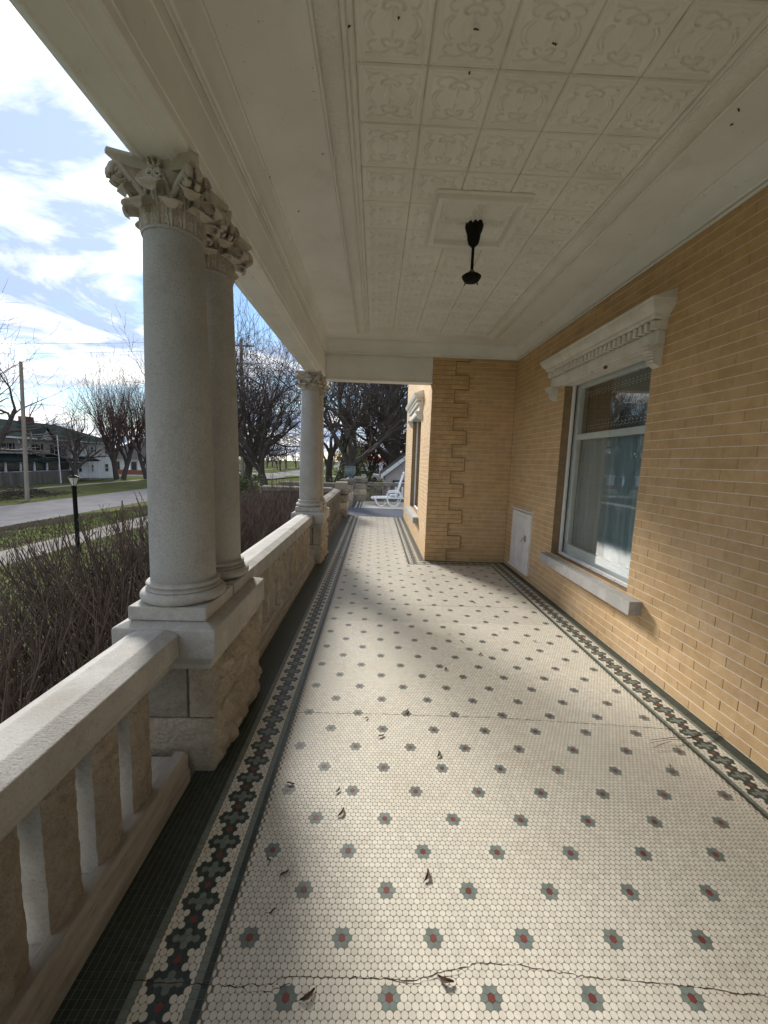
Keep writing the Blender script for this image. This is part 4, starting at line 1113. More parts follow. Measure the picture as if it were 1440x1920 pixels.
sheet('far_sidewalk', -32.6, -31.4, -60, 200, 'concrete', 'narrow concrete walk crossing the far lawn', .014)
sheet('side_street', -60, -23.5, 66, 74, 'concrete', 'pale drive beside the far trees', .02, 3)

# grass blades and dead-nettle patches on the near lawn
def blades(name, n, x0, x1, y0, y1, h, m_, label, thresh=None):
    r = np.random.default_rng(5); V = []; cnt = 0
    X = r.uniform(x0, x1, n*3); Y = r.uniform(y0, y1, n*3)
    for x, y in zip(X, Y):
        if cnt >= n: break
        if -9.6 < x < -8.4 or (thresh is not None and mnoise.noise(Vector((x*.35, y*.35, 1.7))) < thresh): continue
        z = gz(x); a = r.uniform(0, 6.28); hh = h*r.uniform(.5, 1.3); w = .012
        V += [(x+w*math.cos(a), y+w*math.sin(a), z), (x-w*math.cos(a), y-w*math.sin(a), z), (x+r.normal(0, .3)*hh, y+r.normal(0, .3)*hh, z+hh)]; cnt += 1
    V = np.array(V); F = np.arange(len(V)).reshape(-1, 3)
    o = link(name, np_mesh(name, V, F, 3, [m_])); tag(o, label, 'grass', None, 'stuff'); return o
blades('lawn_grass', 42000, -16.3, -2.4, 2, 22, .07, 'blade', 'short winter grass on the lawn by the porch')
blades('weed_patches', 16000, -16.3, -10, 5, 24, .09, 'dead_nettle', 'pinkish weeds in patches along the street edge', .12)

# ================================================================== PLACES BEYOND (positions worked out per plane)
def pray(x, y): return FW+RT*(x-720)/FPX-UP*(y-960)/FPX
def on_x(x, y, X): d = pray(x, y); return Vector((0, 0, CAMH))+d*(X/d.x)
def on_y(x, y, Y): d = pray(x, y); return Vector((0, 0, CAMH))+d*(Y/d.y)

# ------------------------------------------------------------------ white house across the street
wh = thing('white_house', 'long white two-storey house with dark green roof across the street', 'house', (-40, 45, -2.3))
def wp(b, name, m_, smooth=False): return sub(b.build(name, m_, wh, smooth), wh)
HX, WX, EZ, BZ = -40., -38.6, 2.72, -2.45
b = MB(); b.box(HX-8, HX, 22, 53, BZ, EZ); wp(b, 'wall', 'siding')
b = MB(); b.box(HX-7, WX, 52.5, 60.6, BZ, EZ-.001); wp(b, 'wing_wall', 'siding')
for k in range(34):      # clapboards on the wing and main front
    z = BZ+.1+k*.15
    b = MB(); b.prism([(WX+.001, z), (WX+.03, z), (WX+.008, z+.148), (WX+.001, z+.148)], 'y', 52.49, 60.61); wp(b, 'clapboard', 'siding')
def hip(x0, x1, y0, y1, z0, z1, inset, name):
    b = MB(); xm = (x0+x1)/2
    b.add([(x0, y0, z0), (x1, y0, z0), (x1, y1, z0), (x0, y1, z0), (xm, y0+inset, z1), (xm, y1-inset, z1), (x0, y0, z0-.18), (x1, y0, z0-.18), (x1, y1, z0-.18), (x0, y1, z0-.18)],
          [(0, 1, 4), (1, 2, 5, 4), (2, 3, 5), (3, 0, 4, 5), (0, 6, 7, 1), (1, 7, 8, 2), (2, 8, 9, 3), (3, 9, 6, 0), (6, 9, 8, 7)])
    return wp(b, name, 'roof_green')
hip(HX-8.6, WX+.7, 21, 61.4, EZ+.02, EZ+2.1, 5, 'roof')
b = MB(); b.box(WX+.45, WX+.72, 21, 61.4, EZ-.16, EZ+.015); wp(b, 'eave_trim', 'siding')
g0 = on_x(74, 822, WX+.75); g1 = on_x(99, 822, WX+.75); gt = on_x(87, 807, WX+.75)
b = MB(); b.add([(WX+.75, g0.y, EZ), (WX+.75, g1.y, EZ), (WX+.75, (g0.y+g1.y)/2, EZ+1.15), (WX-2.5, (g0.y+g1.y)/2, EZ+1.15), (WX-1, g0.y, EZ), (WX-1, g1.y, EZ)], [(0, 1, 2), (0, 2, 3, 4), (1, 5, 3, 2)]); wp(b, 'gable', 'siding')
b = MB()
for (ya, yb) in ((g0.y-.25, (g0.y+g1.y)/2), (g1.y+.25, (g0.y+g1.y)/2)):
    b.add([(WX+1.0, ya, EZ-.1), (WX-1.2, ya, EZ-.1), (WX-2.6, yb, EZ+1.3), (WX+1.0, yb, EZ+1.3), (WX+1.0, ya, EZ-.2), (WX+1.0, yb, EZ+1.18)], [(0, 1, 2, 3), (0, 3, 5, 4)])
wp(b, 'gable_roof', 'roof_green')
ck = on_x(52, 795, HX-3)
b = MB(); b.box(HX-3.6, HX-2.7, ck.y-.6, ck.y+.6, EZ+.8, EZ+2.7); wp(b, 'chimney', 'red_brick')
def hwin(x0, x1, y0, y1, X, shut=True, mull=True):
    """window whose corners are read from plane x = X"""
    a = on_x(x0, y1, X); c = on_x(x1, y0, X); w = link('window', None, wh); sub(w, wh)
    ya, yb, za, zb = a.y, c.y, a.z, c.z
    p = MB(); p.box(X+.01, X+.03, ya, yb, za, zb); p.build('pane', 'dark_pane', w)
    f = MB(); t = .09
    for (q0, q1, r0, r1) in ((ya-t, ya, za-t, zb+t), (yb, yb+t, za-t, zb+t), (ya, yb, za-t, za), (ya, yb, zb, zb+t)): f.box(X+.005, X+.07, q0, q1, r0, r1)
    if mull: f.box(X+.03, X+.06, ya, yb, (za+zb)/2-.035, (za+zb)/2+.035)
    f.build('frame', 'siding', w)
    if shut:
        for s in (-1, 1):
            y_ = ya-t-.02 if s < 0 else yb+t+.02; hw = (yb-ya)*.55
            m_ = MB(); m_.box(X+.005, X+.06, y_, y_+s*hw, za-.05, zb+.05); m_.build('shutter', 'shutter', w)
for (a, c, d, e, sh) in ((2, 10, 831, 846, True), (16, 21, 831, 846, True), (66, 74, 834, 844, True), (102, 112, 836, 853, True)): hwin(a, c, d, e, HX, sh)
for (a, c, d, e, X, sh) in ((146, 150, 838, 851, WX, False), (170, 174, 839, 847, WX, False), (196, 200, 838, 851, WX, False), (147, 152, 868, 885, WX, False), (197, 202, 870, 884, WX, False), (166, 168, 872, 884, WX, False), (172, 174, 872, 884, WX, False)): hwin(a, c, d, e, X, sh)
# skirt porch along the front
PXX = -37.2; p0, p1 = 24., 52.4
b = MB(); b.add([(HX, p0, .95), (HX, p1, .95), (PXX, p1-.8, .28), (PXX, p0, .28), (PXX, p1-.8, .12), (PXX, p0, .12), (HX, p0, .12), (HX, p1, .12)], [(0, 1, 2, 3), (3, 2, 4, 5), (1, 7, 4, 2), (5, 4, 7, 6)]); wp(b, 'porch_skirt_roof', 'roof_green')
b = MB(); b.box(HX, PXX+.5-.9, p0, p1-1, BZ, -.9); wp(b, 'porch_wall', 'siding')
for k in range(16):
    yy = p0+.5+k*1.75; b = MB(); b.box(PXX-.5, PXX-.36, yy, yy+.14, -.9, .12); wp(b, 'porch_post', 'siding')
    b = MB(); b.box(PXX-.48, PXX-.46, yy+.2, yy+1.68, -.8, -.02); wp(b, 'porch_pane', 'dark_pane')
# entry canopy on the wing
c0, c1 = on_x(166, 862, WX+1.3), on_x(186, 862, WX+1.3)
b = MB(); b.add([(WX, c0.y, .75), (WX, c1.y, .75), (WX+1.4, c1.y, .30), (WX+1.4, c0.y, .30), (WX+1.4, c1.y, .16), (WX+1.4, c0.y, .16), (WX, c0.y, .16), (WX, c1.y, .16)], [(0, 1, 2, 3), (3, 2, 4, 5), (0, 3, 5, 6), (1, 7, 4, 2), (6, 5, 4, 7)]); wp(b, 'canopy', 'roof_green')
for yy in (c0.y+.2, c1.y-.2): b = MB(); b.tube([(WX+1.25, yy, BZ), (WX+1.25, yy, .17)], .06, 6); wp(b, 'canopy_post', 'siding')
b = MB(); b.box(WX, WX+1.5, c0.y, c1.y, BZ, BZ+.35); wp(b, 'entry_step', 'concrete')

# fence in front of it
f0 = on_x(0, 900, -36.6); f1 = on_x(136, 897, -36.6)
fe = thing('board_fence', 'grey weathered board fence in front of the white house', 'fence', (-36.6, 44, -2.3))
yy = 34.; bmh = MB(); bmh.box(-.012, .012, 0, .185, 0, 1.42, 0, 0); bme = bmh.mesh('board', 'wood_grey')
while yy < f1.y:
    o = sub(link('board', bme, fe), fe); o.location = (-36.6+random.uniform(-.01, .01), yy, gz(-36.6)-.02+random.uniform(-.03, .03)); yy += .195
for zz in (.35, 1.1): b = MB(); b.box(-36.66, -36.615, 34, f1.y, gz(-36.6)+zz, gz(-36.6)+zz+.09); sub(b.build('rail', 'wood_grey', fe), fe)

# second dwelling behind the trees
h2 = thing('brick_bungalow', 'low dark-roofed brick house behind the far trees', 'house', (-42, 78, -2.6))
b = MB(); b.box(-49, -33, 74, 84, -2.8, .3); sub(b.build('wall', 'siding', h2), h2)
b = MB(); b.add([(-50, 72.5, .3), (-32, 72.5, .3), (-32, 85, .3), (-50, 85, .3), (-44, 78, 4.3), (-38, 78, 4.3)], [(0, 1, 5, 4), (1, 2, 5), (2, 3, 4, 5), (3, 0, 4), (0, 3, 2, 1)]); sub(b.build('roof', 'shingle', h2), h2)
b = MB(); b.box(-49, -33, 72.6, 72.9, -2.8, -1.6); sub(b.build('porch_wall', 'red_brick', h2), h2)
for k in range(7): b = MB(); b.box(-48.8+k*2.6, -48.5+k*2.6, 72.6, 72.9, -1.6, .3); sub(b.build('porch_post', 'siding', h2), h2)
for k in range(5): b = MB(); b.box(-47.5+k*3, -46+k*3, 73.9, 73.99, -1.6, -.2); sub(b.build('pane', 'dark_pane', h2), h2)

# utility poles, wires, white mast
def pole(name, base, h, r, label, grp, tilt=0, arm=False, m_='pole_wood'):
    t = thing(name, label, 'pole', base, 0, grp); b = MB()
    b.tube([(0, 0, -.4), (tilt*.5, 0, h*.5), (tilt, 0, h)], [r, r*.88, r*.74], 12); b.build('shaft', m_, t, True)
    if arm:
        b = MB(); b.box(tilt-1.1, tilt+1.1, -.06, .06, h-.6, h-.48); b.build('cross_arm', 'pole_wood', t)
        for q in (-1, -.5, .5, 1): b = MB(); b.lathe([(.03, 0), (.05, .05), (.03, .12)], (tilt+q, 0, h-.48), 8); b.build('insulator', 'urn', t)
    return t
pole('utility_pole', (-23.85, 28.1, gz(-23.85)), 9.25, .135, 'plain grey wooden utility pole beside the brush pile', 'wooden utility poles', .28)
pole('utility_pole', (-11.4, 35.0, -1.35), 12.4, .17, 'tall utility pole with cross arm seen past the second column', 'wooden utility poles', 0, True)
pole('white_mast', (-35.7, 46.7, gz(-35.7)), 5.4, .05, 'thin white mast standing in front of the white house', None, -.1, False, 'siding')
for (za, zb, lab) in ((10.9, 11.5, 'upper overhead wire crossing the sky left of the column'), (10.3, 10.3, 'lower overhead wire crossing the sky left of the column')):
    b = MB(); pts = []
    for k in range(25):
        t_ = k/24; pts.append((-11.9+(-60+11.9)*t_, 35+6*t_, za+(zb-za)*t_-1.0*math.sin(math.pi*t_)*.6))
    b.tube(pts, .011, 4); o = b.build('overhead_wire', 'wire'); tag(o, lab, 'wire', 'overhead wires')

# lamp post
lp = thing('lamp_post', 'black lamp post with glass lantern on the lawn behind the hedge', 'street lamp', (-7.72, 10.52, gz(-7.72)))
b = MB(); b.lathe([(.075, -.1), (.075, .12), (.05, .16), (.05, 1.68), (.062, 1.70), (.062, 1.74), (.03, 1.76)], (0, 0, 0), 16); b.build('post', 'black_iron', lp, True)
b = MB(); b.lathe([(.055, 1.762), (.128, 1.96), (.122, 1.962), (.05, 1.768)], (0, 0, 0), 6, 0, False); b.build('lantern_glass', 'lamp_glass', lp)
b = MB()
for k in range(6):
    a = math.pi*k/3; b.tube([(.056*math.cos(a), .056*math.sin(a), 1.755), (.13*math.cos(a), .13*math.sin(a), 1.962)], .006, 4)
b.build('lantern_frame', 'black_iron', lp)
b = MB(); b.lathe([(.135, 1.963), (.13, 1.975), (.06, 2.02), (.022, 2.035), (.03, 2.055), (.012, 2.075), (.006, 2.11), (.001, 2.115)], (0, 0, 0), 12); b.build('lantern_cap', 'black_iron', lp, True)
b = MB(); b.lathe([(.012, 1.76), (.02, 1.80), (.022, 1.86), (.006, 1.90)], (0, 0, 0), 10); b.build('bulb', 'plastic', lp, True)

# ================================================================== TREES
def grow(seed, height, r0, levels=5, spread=38, kids=(5, 6, 6, 5, 4), ratio=.62, trunk=.28, lean=(0, 0), wander=.16, up=.10, minr=.008, stems=1):
    """returns list of (points, radii, level)"""
    R = random.Random(seed); out = []
    def rv(s): return Vector((R.gauss(0, s), R.gauss(0, s), R.gauss(0, s)))
    def rec(p, d, ln, r, lev):
        n = 6 if lev == 0 else (5 if lev < 3 else 3); pts = [p.copy()]; rr = [r]; q = p.copy(); dd = d.normalized()
        dirs = [dd.copy()]
        endr = r*(.62 if lev == 0 else .40)
        for k in range(n):
            dd = (dd+rv(wander*(1 if lev else .35))+Vector((0, 0, up*(1 if lev else .2)))).normalized()
            q = q+dd*ln/n; pts.append(q.copy()); dirs.append(dd.copy()); rr.append(r+(endr-r)*(k+1)/n)
        out.append((pts, rr, lev))
        if lev >= levels: return
        kn = kids[min(lev, len(kids)-1)]
        az = R.uniform(0, 6.28)
        for k in range(kn):
            t = (.45 if lev == 0 else .22)+(1-(.45 if lev == 0 else .22))*(k+R.uniform(.2, .8))/kn
            if k == kn-1: t = 1.0
            f = t*n; i = min(n-1, int(f)); pp = pts[i].lerp(pts[i+1], f-i); pd = dirs[min(i+1, n)]
            az += 2.4+R.uniform(-.4, .4)
            side = pd.cross(Vector((.3, .2, .93))).normalized(); side2 = pd.cross(side)
            sd = side*math.cos(az)+side2*math.sin(az)
            ang = rad(spread*R.uniform(.55, 1.25)) if k < kn-1 else rad(spread*.35)
            nd = (pd*math.cos(ang)+sd*math.sin(ang)).normalized()
            rc = max(minr, (r+(endr-r)*t)*R.uniform(.55, .78))
            rec(pp, nd, ln*ratio*R.uniform(.75, 1.2)*(1.9 if lev == 0 else 1), rc, lev+1)
    for s in range(stems):
        a = 6.28*s/stems+R.uniform(0, 1); k = 0 if stems == 1 else .32
        rec(Vector((k*math.cos(a)*r0*2, k*math.sin(a)*r0*2, -.3)), Vector((lean[0]+k*math.cos(a), lean[1]+k*math.sin(a), 1)), height*trunk, r0/(stems**.4), 0)
    return out
def tree_parts(br, mt, mc, cut=2, cap=None):
    tb, cb = MB(), MB()
    for pts, rr, lev in br:
        if lev < cut: tb.tube(pts, rr, 9 if lev == 0 else 6, cap=False)
        else: cb.tube(pts, rr, 3 if lev > 2 else 4, cap=False)
    return tb.mesh('trunk', mt, 'full'), cb.mesh('branches', mc)
TREES = {}
def place_tree(key, loc, rz, sc, label, name='bare_tree', grp='bare winter trees'):
    t = thing(name, label, 'tree', loc, rz, grp); t.scale = (sc, sc, sc)
    a, c = TREES[key]; link('trunk', a, t); link('branches', c, t); return t
TREES['round'] = tree_parts(grow(3, 11, .30, 5, 44, (5, 5, 4, 4, 3), .68, .24, wander=.2, minr=.008), 'bark_grey', 'twig_far')
TREES['tall'] = tree_parts(grow(8, 15, .42, 5, 28, (5, 5, 4, 4, 3), .68, .22, up=.18, wander=.15, minr=.008, stems=3), 'bark_grey', 'bud_twig')
TREES['wide'] = tree_parts(grow(21, 13, .33, 5, 50, (5, 5, 5, 4, 3), .69, .23, up=.06, wander=.2, minr=.008), 'bark', 'twig_far')
TREES['dark'] = tree_parts(grow(35, 13, .36, 5, 40, (5, 5, 4, 4, 3), .69, .21, up=.10, wander=.22, minr=.009, stems=2), 'bark', 'twig')
TREES['gnarl'] = tree_parts(grow(47, 12, .26, 5, 48, (5, 5, 4, 4, 3), .70, .23, lean=(.25, 0), wander=.28, up=.08, minr=.009), 'bark', 'twig')
TREES['big'] = tree_parts(grow(58, 15, .60, 5, 38, (6, 5, 4, 4, 3), .69, .20, wander=.22, up=.12, minr=.010, stems=2), 'bark', 'twig')
place_tree('wide', (-29.2, 29.5, -2.2), 2.2, 1.65, 'bare tree reaching in over the utility pole from the left edge')
place_tree('round', (-36, 49.5, -2.2), 1.0, 1.2, 'spreading bare tree in front of the white house wing')
place_tree('tall', (-35.6, 57, -2.2), .3, 1.3, 'tall many-stemmed bare tree with reddish buds right of the white house')
place_tree('tall', (-32, 58, -2.2), 2.7, 1.25, 'bare tree partly hidden behind the near column')
place_tree('round', (-30.5, 74, -2.3), 3.0, 1.3, 'distant bare tree behind the near column shaft')
place_tree('wide', (-16.5, 46, -1.9), .5, 1.25, 'slim bare tree beside the tall utility pole')
place_tree('dark', (-10.0, 30, -1.2), .4, 1.28, 'dark many-stemmed tree between the near and distant columns')
place_tree('gnarl', (-6.6, 25, -1.2), 2.5, 1.1, 'dark branching tree just left of the distant columns')
place_tree('dark', (-12.5, 38, -1.3), 3.3, 1.35, 'dark tree further back beside the tall pole')
place_tree('gnarl', (-2.0, 24, -1.2), .0, 1.35, 'leaning crooked dark tree seen past the far steps')
place_tree('big', (1.5, 38, -1.2), .8, 1.6, 'massive dark double-trunked tree above the garage')
place_tree('dark', (-4.5, 42, -1.2), 1.7, 1.6, 'dark tree behind the leaning one')
place_tree('gnarl', (3.8, 30, -1.2), 3.6, 1.2, 'bare tree rising behind the garage roof')

def leafy(name, loc, rx, rz, n, size, m_, label, seed, stem='bark', flat=1.0):
    t = thing(name, label, 'tree' if rz > 1.2 else 'shrub', loc); R = random.Random(seed)
    b = MB(); h = rz
    b.tube([(0, 0, -.2), (.05, 0, h*.6), (0, .05, h*1.1)], [.09*rx, .06*rx, .03*rx], 7)
    for k in range(14):
        a = R.uniform(0, 6.28); b.tube([(0, 0, h*R.uniform(.15, .6)), (rx*.4*math.cos(a), rx*.4*math.sin(a), h*R.uniform(.7, 1.1)), (rx*.8*math.cos(a), rx*.8*math.sin(a), h*R.uniform(.9, 1.6))], [.03*rx, .02*rx, .008], 4)
    b.build('trunk', stem, t)
    V = []; F = []
    cl = [(Vector((R.gauss(0, .45)*rx, R.gauss(0, .45)*rx, h*1.05+R.gauss(0, .42)*h*flat)), R.uniform(.18, .42)*rx) for _ in range(34)]
    for k in range(n):
        c, rr = cl[R.randrange(len(cl))]; p = c+Vector((R.gauss(0, .5), R.gauss(0, .5), R.gauss(0, .45)))*rr
        if p.z < .05: continue
        d = Vector((R.gauss(0, 1), R.gauss(0, 1), R.gauss(0, .7))).normalized(); e = d.cross(Vector((R.gauss(0, 1), R.gauss(0, 1), 1))).normalized(); s = size*R.uniform(.6, 1.3)
        i = len(V); V += [p-d*s, p+e*s*.45, p+d*s, p-e*s*.45]; F.append((i, i+1, i+2, i+3))
    me = np_mesh('crown', np.array([tuple(v) for v in V]), np.array(F), 4, [m_]); link('crown', me, t); return t
leafy('green_bush', (-1.75, 27, -1.2), 1.5, 1.75, 5200, .07, 'leaf_green', 'pale green leafy bush behind the far urn', 4)
leafy('red_leaf_tree', (-.6, 40, -1.2), 2.6, 3.4, 7000, .09, 'leaf_red', 'dark red leaved tree behind the green bush', 5)
leafy('red_leaf_tree', (4.2, 46, -1.2), 2.4, 3.0, 4000, .09, 'leaf_red', 'dark red tree partly hidden by the garage', 6)
leafy('evergreen_bush', (-2.6, 13.6, -1.15), .75, 1.05, 5200, .045, 'leaf_conifer', 'yellowish evergreen bush left of the distant column base', 7, flat=.8)
leafy('evergreen_bush', (-3.6, 11.8, -1.15), .6, .85, 3800, .04, 'leaf_conifer', 'small straggly evergreen among the hedge twigs', 8, flat=.8)
leafy('evergreen_bush', (-6.2, 19, -1.2), 1.0, 1.1, 4000, .06, 'leaf_conifer', 'low green bush near the foot of the tall pole', 9, flat=.8)

# leafless hedge shrubs outside the balustrade
def shrub_mesh(seed, h, rx, n):
    R = random.Random(seed); sb, tb = MB(), MB()
    for k in range(n):
        a = R.uniform(0, 6.28); q = math.sqrt(R.random()); bx, by = .30*rx*q*math.cos(a), .30*rx*q*math.sin(a)
        tx, ty = rx*q*1.05*math.cos(a)+R.gauss(0, .08), rx*q*1.05*math.sin(a)+R.gauss(0, .08); hh = h*(1.02-.22*q*q)*R.uniform(.80, 1.08)
        A = Vector((bx, by, -.05)); C = Vector((tx, ty, hh)); mid = A.lerp(C, .5)+Vector((R.gauss(0, .07), R.gauss(0, .07), .04)); r = R.uniform(.0042, .0088)
        pts = [A, A.lerp(mid, .5)+Vector((R.gauss(0, .03), R.gauss(0, .03), 0)), mid, mid.lerp(C, .5)+Vector((R.gauss(0, .03), R.gauss(0, .03), 0)), C]
        sb.tube(pts, [r, r*.9, r*.8, r*.68, r*.55], 5)
        for j in range(R.randint(6, 10)):
            t = R.uniform(.25, .9); i = min(3, int(t*4)); p = pts[i].lerp(pts[i+1], t*4-i); d = (C-A).normalized()
            e = (d*1.0+Vector((R.gauss(0, .55), R.gauss(0, .55), R.uniform(.1, .7)))).normalized(); l = R.uniform(.18, .50)*(1.1-.4*t)
            m1 = p+e*l*.5+Vector((R.gauss(0, .02), R.gauss(0, .02), .02)); m2 = p+e*l+Vector((0, 0, R.uniform(.0, .06)))
            m2.z = min(m2.z, h*1.10)
            tb.tube([p, m1, m2], [r*.55, r*.48, r*.40], 4)
            if R.random() < .6:
                e2 = (e+Vector((R.gauss(0, .6), R.gauss(0, .6), .3))).normalized(); tb.tube([m1, m1+e2*l*.4], [r*.4, r*.3], 3)
    return sb.mesh('stems', 'shrub_twig'), tb.mesh('twigs', 'shrub_twig')
SH = [shrub_mesh(s, 1.96, 1.0, 108) for s in (1, 2, 3)]
SL = ['leafless brown shrub at the left edge beside the near balustrade', 'leafless brown shrub right behind the near balustrade rail', 'leafless shrub just left of the nearest column base',
      'leafless shrub hidden mostly behind the nearest columns', 'leafless shrub right of the second column', 'leafless shrub between the second column and the distant pair', 'leafless shrub beside the distant pedestal',
      'leafless shrub beyond the distant column pair', 'leafless outer shrub at the left edge toward the lawn', 'leafless outer shrub nearest the lamp post', 'leafless outer shrub behind the second column', 'leafless outer shrub in front of the evergreen bushes', 'leafless shrub last in the hedge row']
SP = [(-2.05, 1.55, 1.0), (-1.95, 2.6, .93), (-2.1, 3.7, 1.06), (-2.05, 4.9, 1.08), (-2.0, 6.1, 1.0), (-2.1, 7.4, 1.02), (-2.05, 8.8, 1.05), (-2.1, 10.1, 1.0), (-3.0, 2.9, .86), (-3.15, 4.4, .93), (-3.1, 6.6, .92), (-3.2, 8.6, .97), (-3.1, 10.6, 1.0)]
for i, ((x, y, s), lab) in enumerate(zip(SP, SL)):
    t = thing('hedge_shrub', lab, 'shrub', (x, y, -1.16), i*1.3, 'leafless hedge shrubs along the porch'); t.scale = (s, s, s*random.uniform(.96, 1.04))
    a, c = SH[i % 3]; link('stems', a, t); link('twigs', c, t)

# heap of cut branches
bp = MB(); R = random.Random(12)
for k in range(420):
    x, y = R.gauss(0, .75), R.gauss(0, 1.9); z = max(.03, .85*math.exp(-(x/1.0)**2-(y/2.2)**2)*R.uniform(.2, 1.1)); a = R.uniform(0, 6.28); l = R.uniform(.4, 1.3)
    bp.tube([(x, y, z), (x+l*.5*math.cos(a), y+l*.5*math.sin(a), max(.02, z+R.uniform(-.12, .18))), (x+l*math.cos(a), y+l*math.sin(a), max(.02, z+R.uniform(-.3, .25)))], [.02, .015, .008], 4)
o = bp.build('brush_pile', 'twig'); o.location = (-26.6, 30.5, gz(-26.6)); tag(o, 'low heap of cut branches on the far lawn by the pole', 'brush pile')

# garage at the far right
gr = thing('garage', 'pale pinkish sided garage with grey gable roof beyond the terrace', 'garage', (3.5, 26, -1.2))
gx0, gx1, ez, az = .62, 6.4, .66, 2.95
xm = (gx0+gx1)/2
b = MB(); b.prism([(gx0, -1.3), (gx1, -1.3), (gx1, ez), (xm, az), (gx0, ez)], 'y', 26.05, 33); sub(b.build('wall', 'garage_siding', gr), gr)
for k in range(24):
    z = -1.2+k*.17
    half = (gx1-gx0)/2 if z < ez else (gx1-gx0)/2*(az-z)/(az-ez)
    if half < .15: continue
    b = MB(); b.prism([(26.049, z), (26.015, z), (26.04, z+.165), (26.049, z+.165)], 'x', xm-half, xm+half); sub(b.build('clapboard', 'garage_siding', gr), gr)
for s in (-1, 1):
    b = MB(); xe = xm+s*(xm-gx0+.28); ze = ez-.22
    b.add([(xm, 25.7, az+.02), (xe, 25.7, ze), (xe, 33.3, ze), (xm, 33.3, az+.02), (xm, 25.7, az+.2), (xe, 25.7, ze+.16), (xe, 33.3, ze+.16), (xm, 33.3, az+.2)], [(0, 1, 2, 3), (4, 7, 6, 5), (0, 4, 5, 1), (1, 5, 6, 2), (2, 6, 7, 3)]); sub(b.build('roof_slope', 'shingle', gr), gr)
    b = MB(); b.add([(xm, 25.66, az-.06), (xe, 25.66, ze-.08), (xe, 25.66, ze+.17), (xm, 25.66, az+.21), (xm, 25.70, az-.06), (xe, 25.70, ze-.08), (xe, 25.70, ze+.17), (xm, 25.70, az+.21)], [(0, 1, 2, 3), (4, 7, 6, 5), (0, 4, 5, 1), (3, 2, 6, 7), (1, 5, 6, 2)]); sub(b.build('barge_board', 'siding', gr), gr)
b = MB(); b.box(1.25, 3.6, 25.97, 26.01, -1.2, .16); sub(b.build('door', 'siding', gr), gr)
b = MB(); b.box(1.12, 1.25, 25.95, 26.012, -1.2, .27); b.box(1.2505, 3.6, 25.95, 26.012, .165, .27); sub(b.build('door_frame', 'shutter', gr), gr)

# pale shop building and parked van far behind
sh = thing('shop_building', 'low white commercial building with a red fascia band far behind', 'building', (-2, 70, -1.4))
b = MB(); b.box(-6.5, 3.5, 70, 78, -1.6, 1.3); sub(b.build('wall', 'siding', sh), sh)
b = MB(); b.box(-6.7, 3.7, 69.8, 78, 1.301, 1.9); sub(b.build('fascia', 'red_band', sh), sh)
for k in range(4): b = MB(); b.box(-6+k*2.4, -4.2+k*2.4, 69.93, 69.99, -1.0, .7); sub(b.build('window', 'dark_pane', sh), sh)
def car(loc, rz, label, body_h=1.0, van=False):
    t = thing('parked_van' if van else 'parked_car', label, 'van' if van else 'car', loc, rz, 'vehicles parked far behind')
    pr = [(-2.3, .35), (2.2, .35), (2.3, .7), (2.1, .95), (1.2, 1.05), (.6, 1.75 if van else 1.5), (-2.2, 1.85 if van else 1.5), (-2.35, .9)] if van else [(-2.2, .35), (2.2, .35), (2.25, .7), (2.0, .88), (1.1, .95), (.4, 1.42), (-1.0, 1.42), (-1.8, .98), (-2.2, .92)]
    b = MB(); b.prism(pr, 'y', -.85, .85); o = b.build('body', 'vehicle', t); md = o.modifiers.new('bevel', 'BEVEL'); md.width = .07; md.segments = 2
    for s in (-1, 1):
        b = MB(); b.prism([(.95, 1.0), (.45, 1.38), (-.9, 1.38), (-1.5, 1.02)], 'y', s*.853, s*.86); b.build('side_window', 'dark_pane', t)
        for x in (-1.4, 1.4):
            w = MB(); w.lathe([(.05, -.1), (.31, -.1), (.33, -.06), (.33, .06), (.31, .1), (.05, .1)], (0, 0, 0), 18); o = w.build('wheel', 'rubber', t, True); o.rotation_euler = (rad(90), 0, 0); o.location = (x, s*.8, .33)
    b = MB(); b.box(2.24, 2.30, -.7, -.45, .6, .75); b.box(2.24, 2.30, .45, .7, .6, .75); b.build('headlights', 'lamp_glass', t)
    return t
car((-1.6, 52, -1.25), .1, 'white van parked beyond the terrace, half hidden by the urn', van=True)
car((-16.0, 42, -2.0+.02), 1.57, 'pale car parked on the street beside the tall utility pole')
b = MB(); b.box(-30, 30, 60, 66, -1.14, -1.13); struct('parking_lot', b.mesh('parking_lot', 'concrete'), 'pale paved lot far behind the terrace', 'pavement')

# far wood closing the horizon
fb = MB(); R = random.Random(77)
protos = []
for s in range(4):
    br = grow(100+s, 12, .3, 3, 40, (5, 5, 4), .62, .28, minr=.05); m_ = MB()
    for pts, rr, lev in br: m_.tube(pts, rr, 3, cap=False)
    protos.append(m_)
for k in range(150):
    ang = rad(R.uniform(-85, 60)); dist = R.uniform(110, 190); x, y = math.sin(ang)*dist, math.cos(ang)*dist
    p = protos[k % 4]; c, s_ = math.cos(k), math.sin(k); q = R.uniform(.7, 1.3); z0 = gz(x)
    fb.add([(x+q*(c*v[0]-s_*v[1]), y+q*(s_*v[0]+c*v[1]), z0+q*v[2]) for v in p.v], p.f)
me = bpy.data.meshes.new('far_wood'); me.from_pydata(fb.v, [], fb.f); me.materials.append(MATS['twig_far'])
tag(link('far_wood', me), 'grey brown line of bare woods along the horizon', 'woods', None, 'stuff')

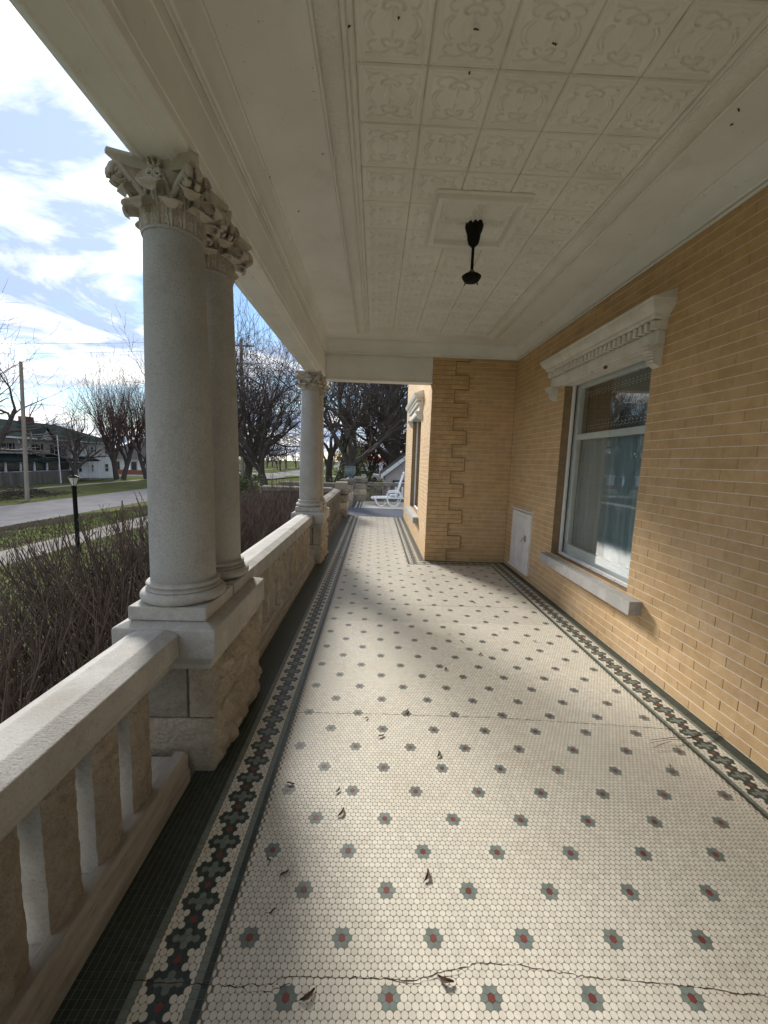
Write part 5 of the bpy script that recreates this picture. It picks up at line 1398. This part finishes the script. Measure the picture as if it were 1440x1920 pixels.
# ================================================================== LITTER ON THE FLOOR
def leaf_mesh(seed, l, w):
    R = random.Random(seed); b = MB(); n = 8; vs = []
    for k in range(n+1):
        t = k/n; ww = w*math.sin(math.pi*min(.98, t*.95+.03))**.8*R.uniform(.85, 1.1); z = .0015+.0035*abs(math.sin(t*3+seed)); x = (t-.5)*l; yb = .006*math.sin(t*4+seed)
        vs += [(x, yb-ww/2, z+.003), (x, yb, z-.001), (x, yb+ww/2, z+.002)]
    b.add(vs, [f for k in range(n) for f in ((3*k, 3*k+3, 3*k+4, 3*k+1), (3*k+1, 3*k+4, 3*k+5, 3*k+2))])
    b.add([(x, y, z+.0012) for x, y, z in vs], [f for k in range(n) for f in ((3*k, 3*k+1, 3*k+4, 3*k+3), (3*k+1, 3*k+2, 3*k+5, 3*k+4))])
    b.tube([(-l/2, 0, .003), (-l/2-.012, .002, .004)], .0008, 4)
    return b.mesh('dry_leaf', 'dry_leaf')
LM = [leaf_mesh(s, l, w) for s, l, w in ((1, .036, .010), (2, .027, .008), (3, .046, .014), (4, .020, .007))]
def floor_at(x, y): d = pray(x, y); t_ = -CAMH/d.z; return Vector((0, 0, CAMH))+d*t_
for i, (x, y, a) in enumerate(((545, 1471, .2), (633, 1483, 1.4), (640, 1524, 1.0), (504, 1615, 1.7), (533, 1640, 1.1), (800, 1643, 1.1), (822, 1415, 1.2), (687, 1347, .1), (763, 1334, 1.5), (577, 1868, .5), (836, 1839, -.4), (510, 1711, .3), (715, 1381, .9), (888, 1130, -.6), (804, 1106, .3), (842, 1190, .8), (866, 1204, -.7), (1003, 1203, .2), (900, 1227, .9), (1256, 1437, .4), (640, 1046, .1), (655, 980, .4), (835, 1255, 1.2))):
    p = floor_at(x, y); o = link('dry_leaf', LM[(2 if i in (5, 9, 13) else i % 4)]); o.location = (p.x, p.y, .0012); o.rotation_euler = (0, 0, a)
    tag(o, 'small curled dry brown leaf lying on the tile floor', 'leaf', 'dry leaves scattered on the porch floor')
b = MB(); q0, q1 = floor_at(1216, 1392), floor_at(1345, 1378)
for (A, C_, rr) in (((1218, 1391), (1300, 1386), .0015), ((1218, 1396), (1280, 1390), .0012), ((1280, 1390), (1348, 1374), .0021), ((1290, 1388), (1350, 1378), .0014), ((1225, 1405), (1258, 1394), .0014)):
    pa, pc = floor_at(*A), floor_at(*C_); b.tube([(pa.x, pa.y, .010), ((pa.x+pc.x)/2+.01, (pa.y+pc.y)/2, .020), (pc.x, pc.y, .012)], [rr*.7, rr, rr*1.1], 5)
o = b.build('fallen_twig', 'bark'); tag(o, 'thin forked dry twig lying across the right tile border', 'twig')

# small dark mud-wasp nests stuck to the ceiling and cornice
def nest(seed):
    R = random.Random(seed); b = MB(); l = R.uniform(.012, .024)
    pts = [(l*(k/5-.5), R.uniform(-.003, .003), -.002-R.uniform(0, .003)) for k in range(6)]
    b.tube(pts, [.0014, .003, .0036, .0026, .0031, .0013], 6); return b.mesh('insect_nest', 'dry_leaf', True)
NM = [nest(k) for k in range(4)]
for i, (x, y) in enumerate(((893, 53), (880, 135), (1040, 80), (748, 32), (1385, 205), (1372, 232), (1016, 603), (655, 48), (505, 330), (560, 395))):
    d = pray(x, y); t_ = (3.139-CAMH)/d.z; p = Vector((0, 0, CAMH))+d*t_
    if p.x > 1.58 or p.x < -.30: p = Vector((0, 0, CAMH))+d*((3.1495-CAMH)/d.z)
    o = link('insect_nest', NM[i % 4]); o.location = p; o.rotation_euler = (0, 0, i*1.7)
    tag(o, 'tiny dark insect nest stuck to the white porch ceiling', 'insect nest', 'insect nests on the porch ceiling')
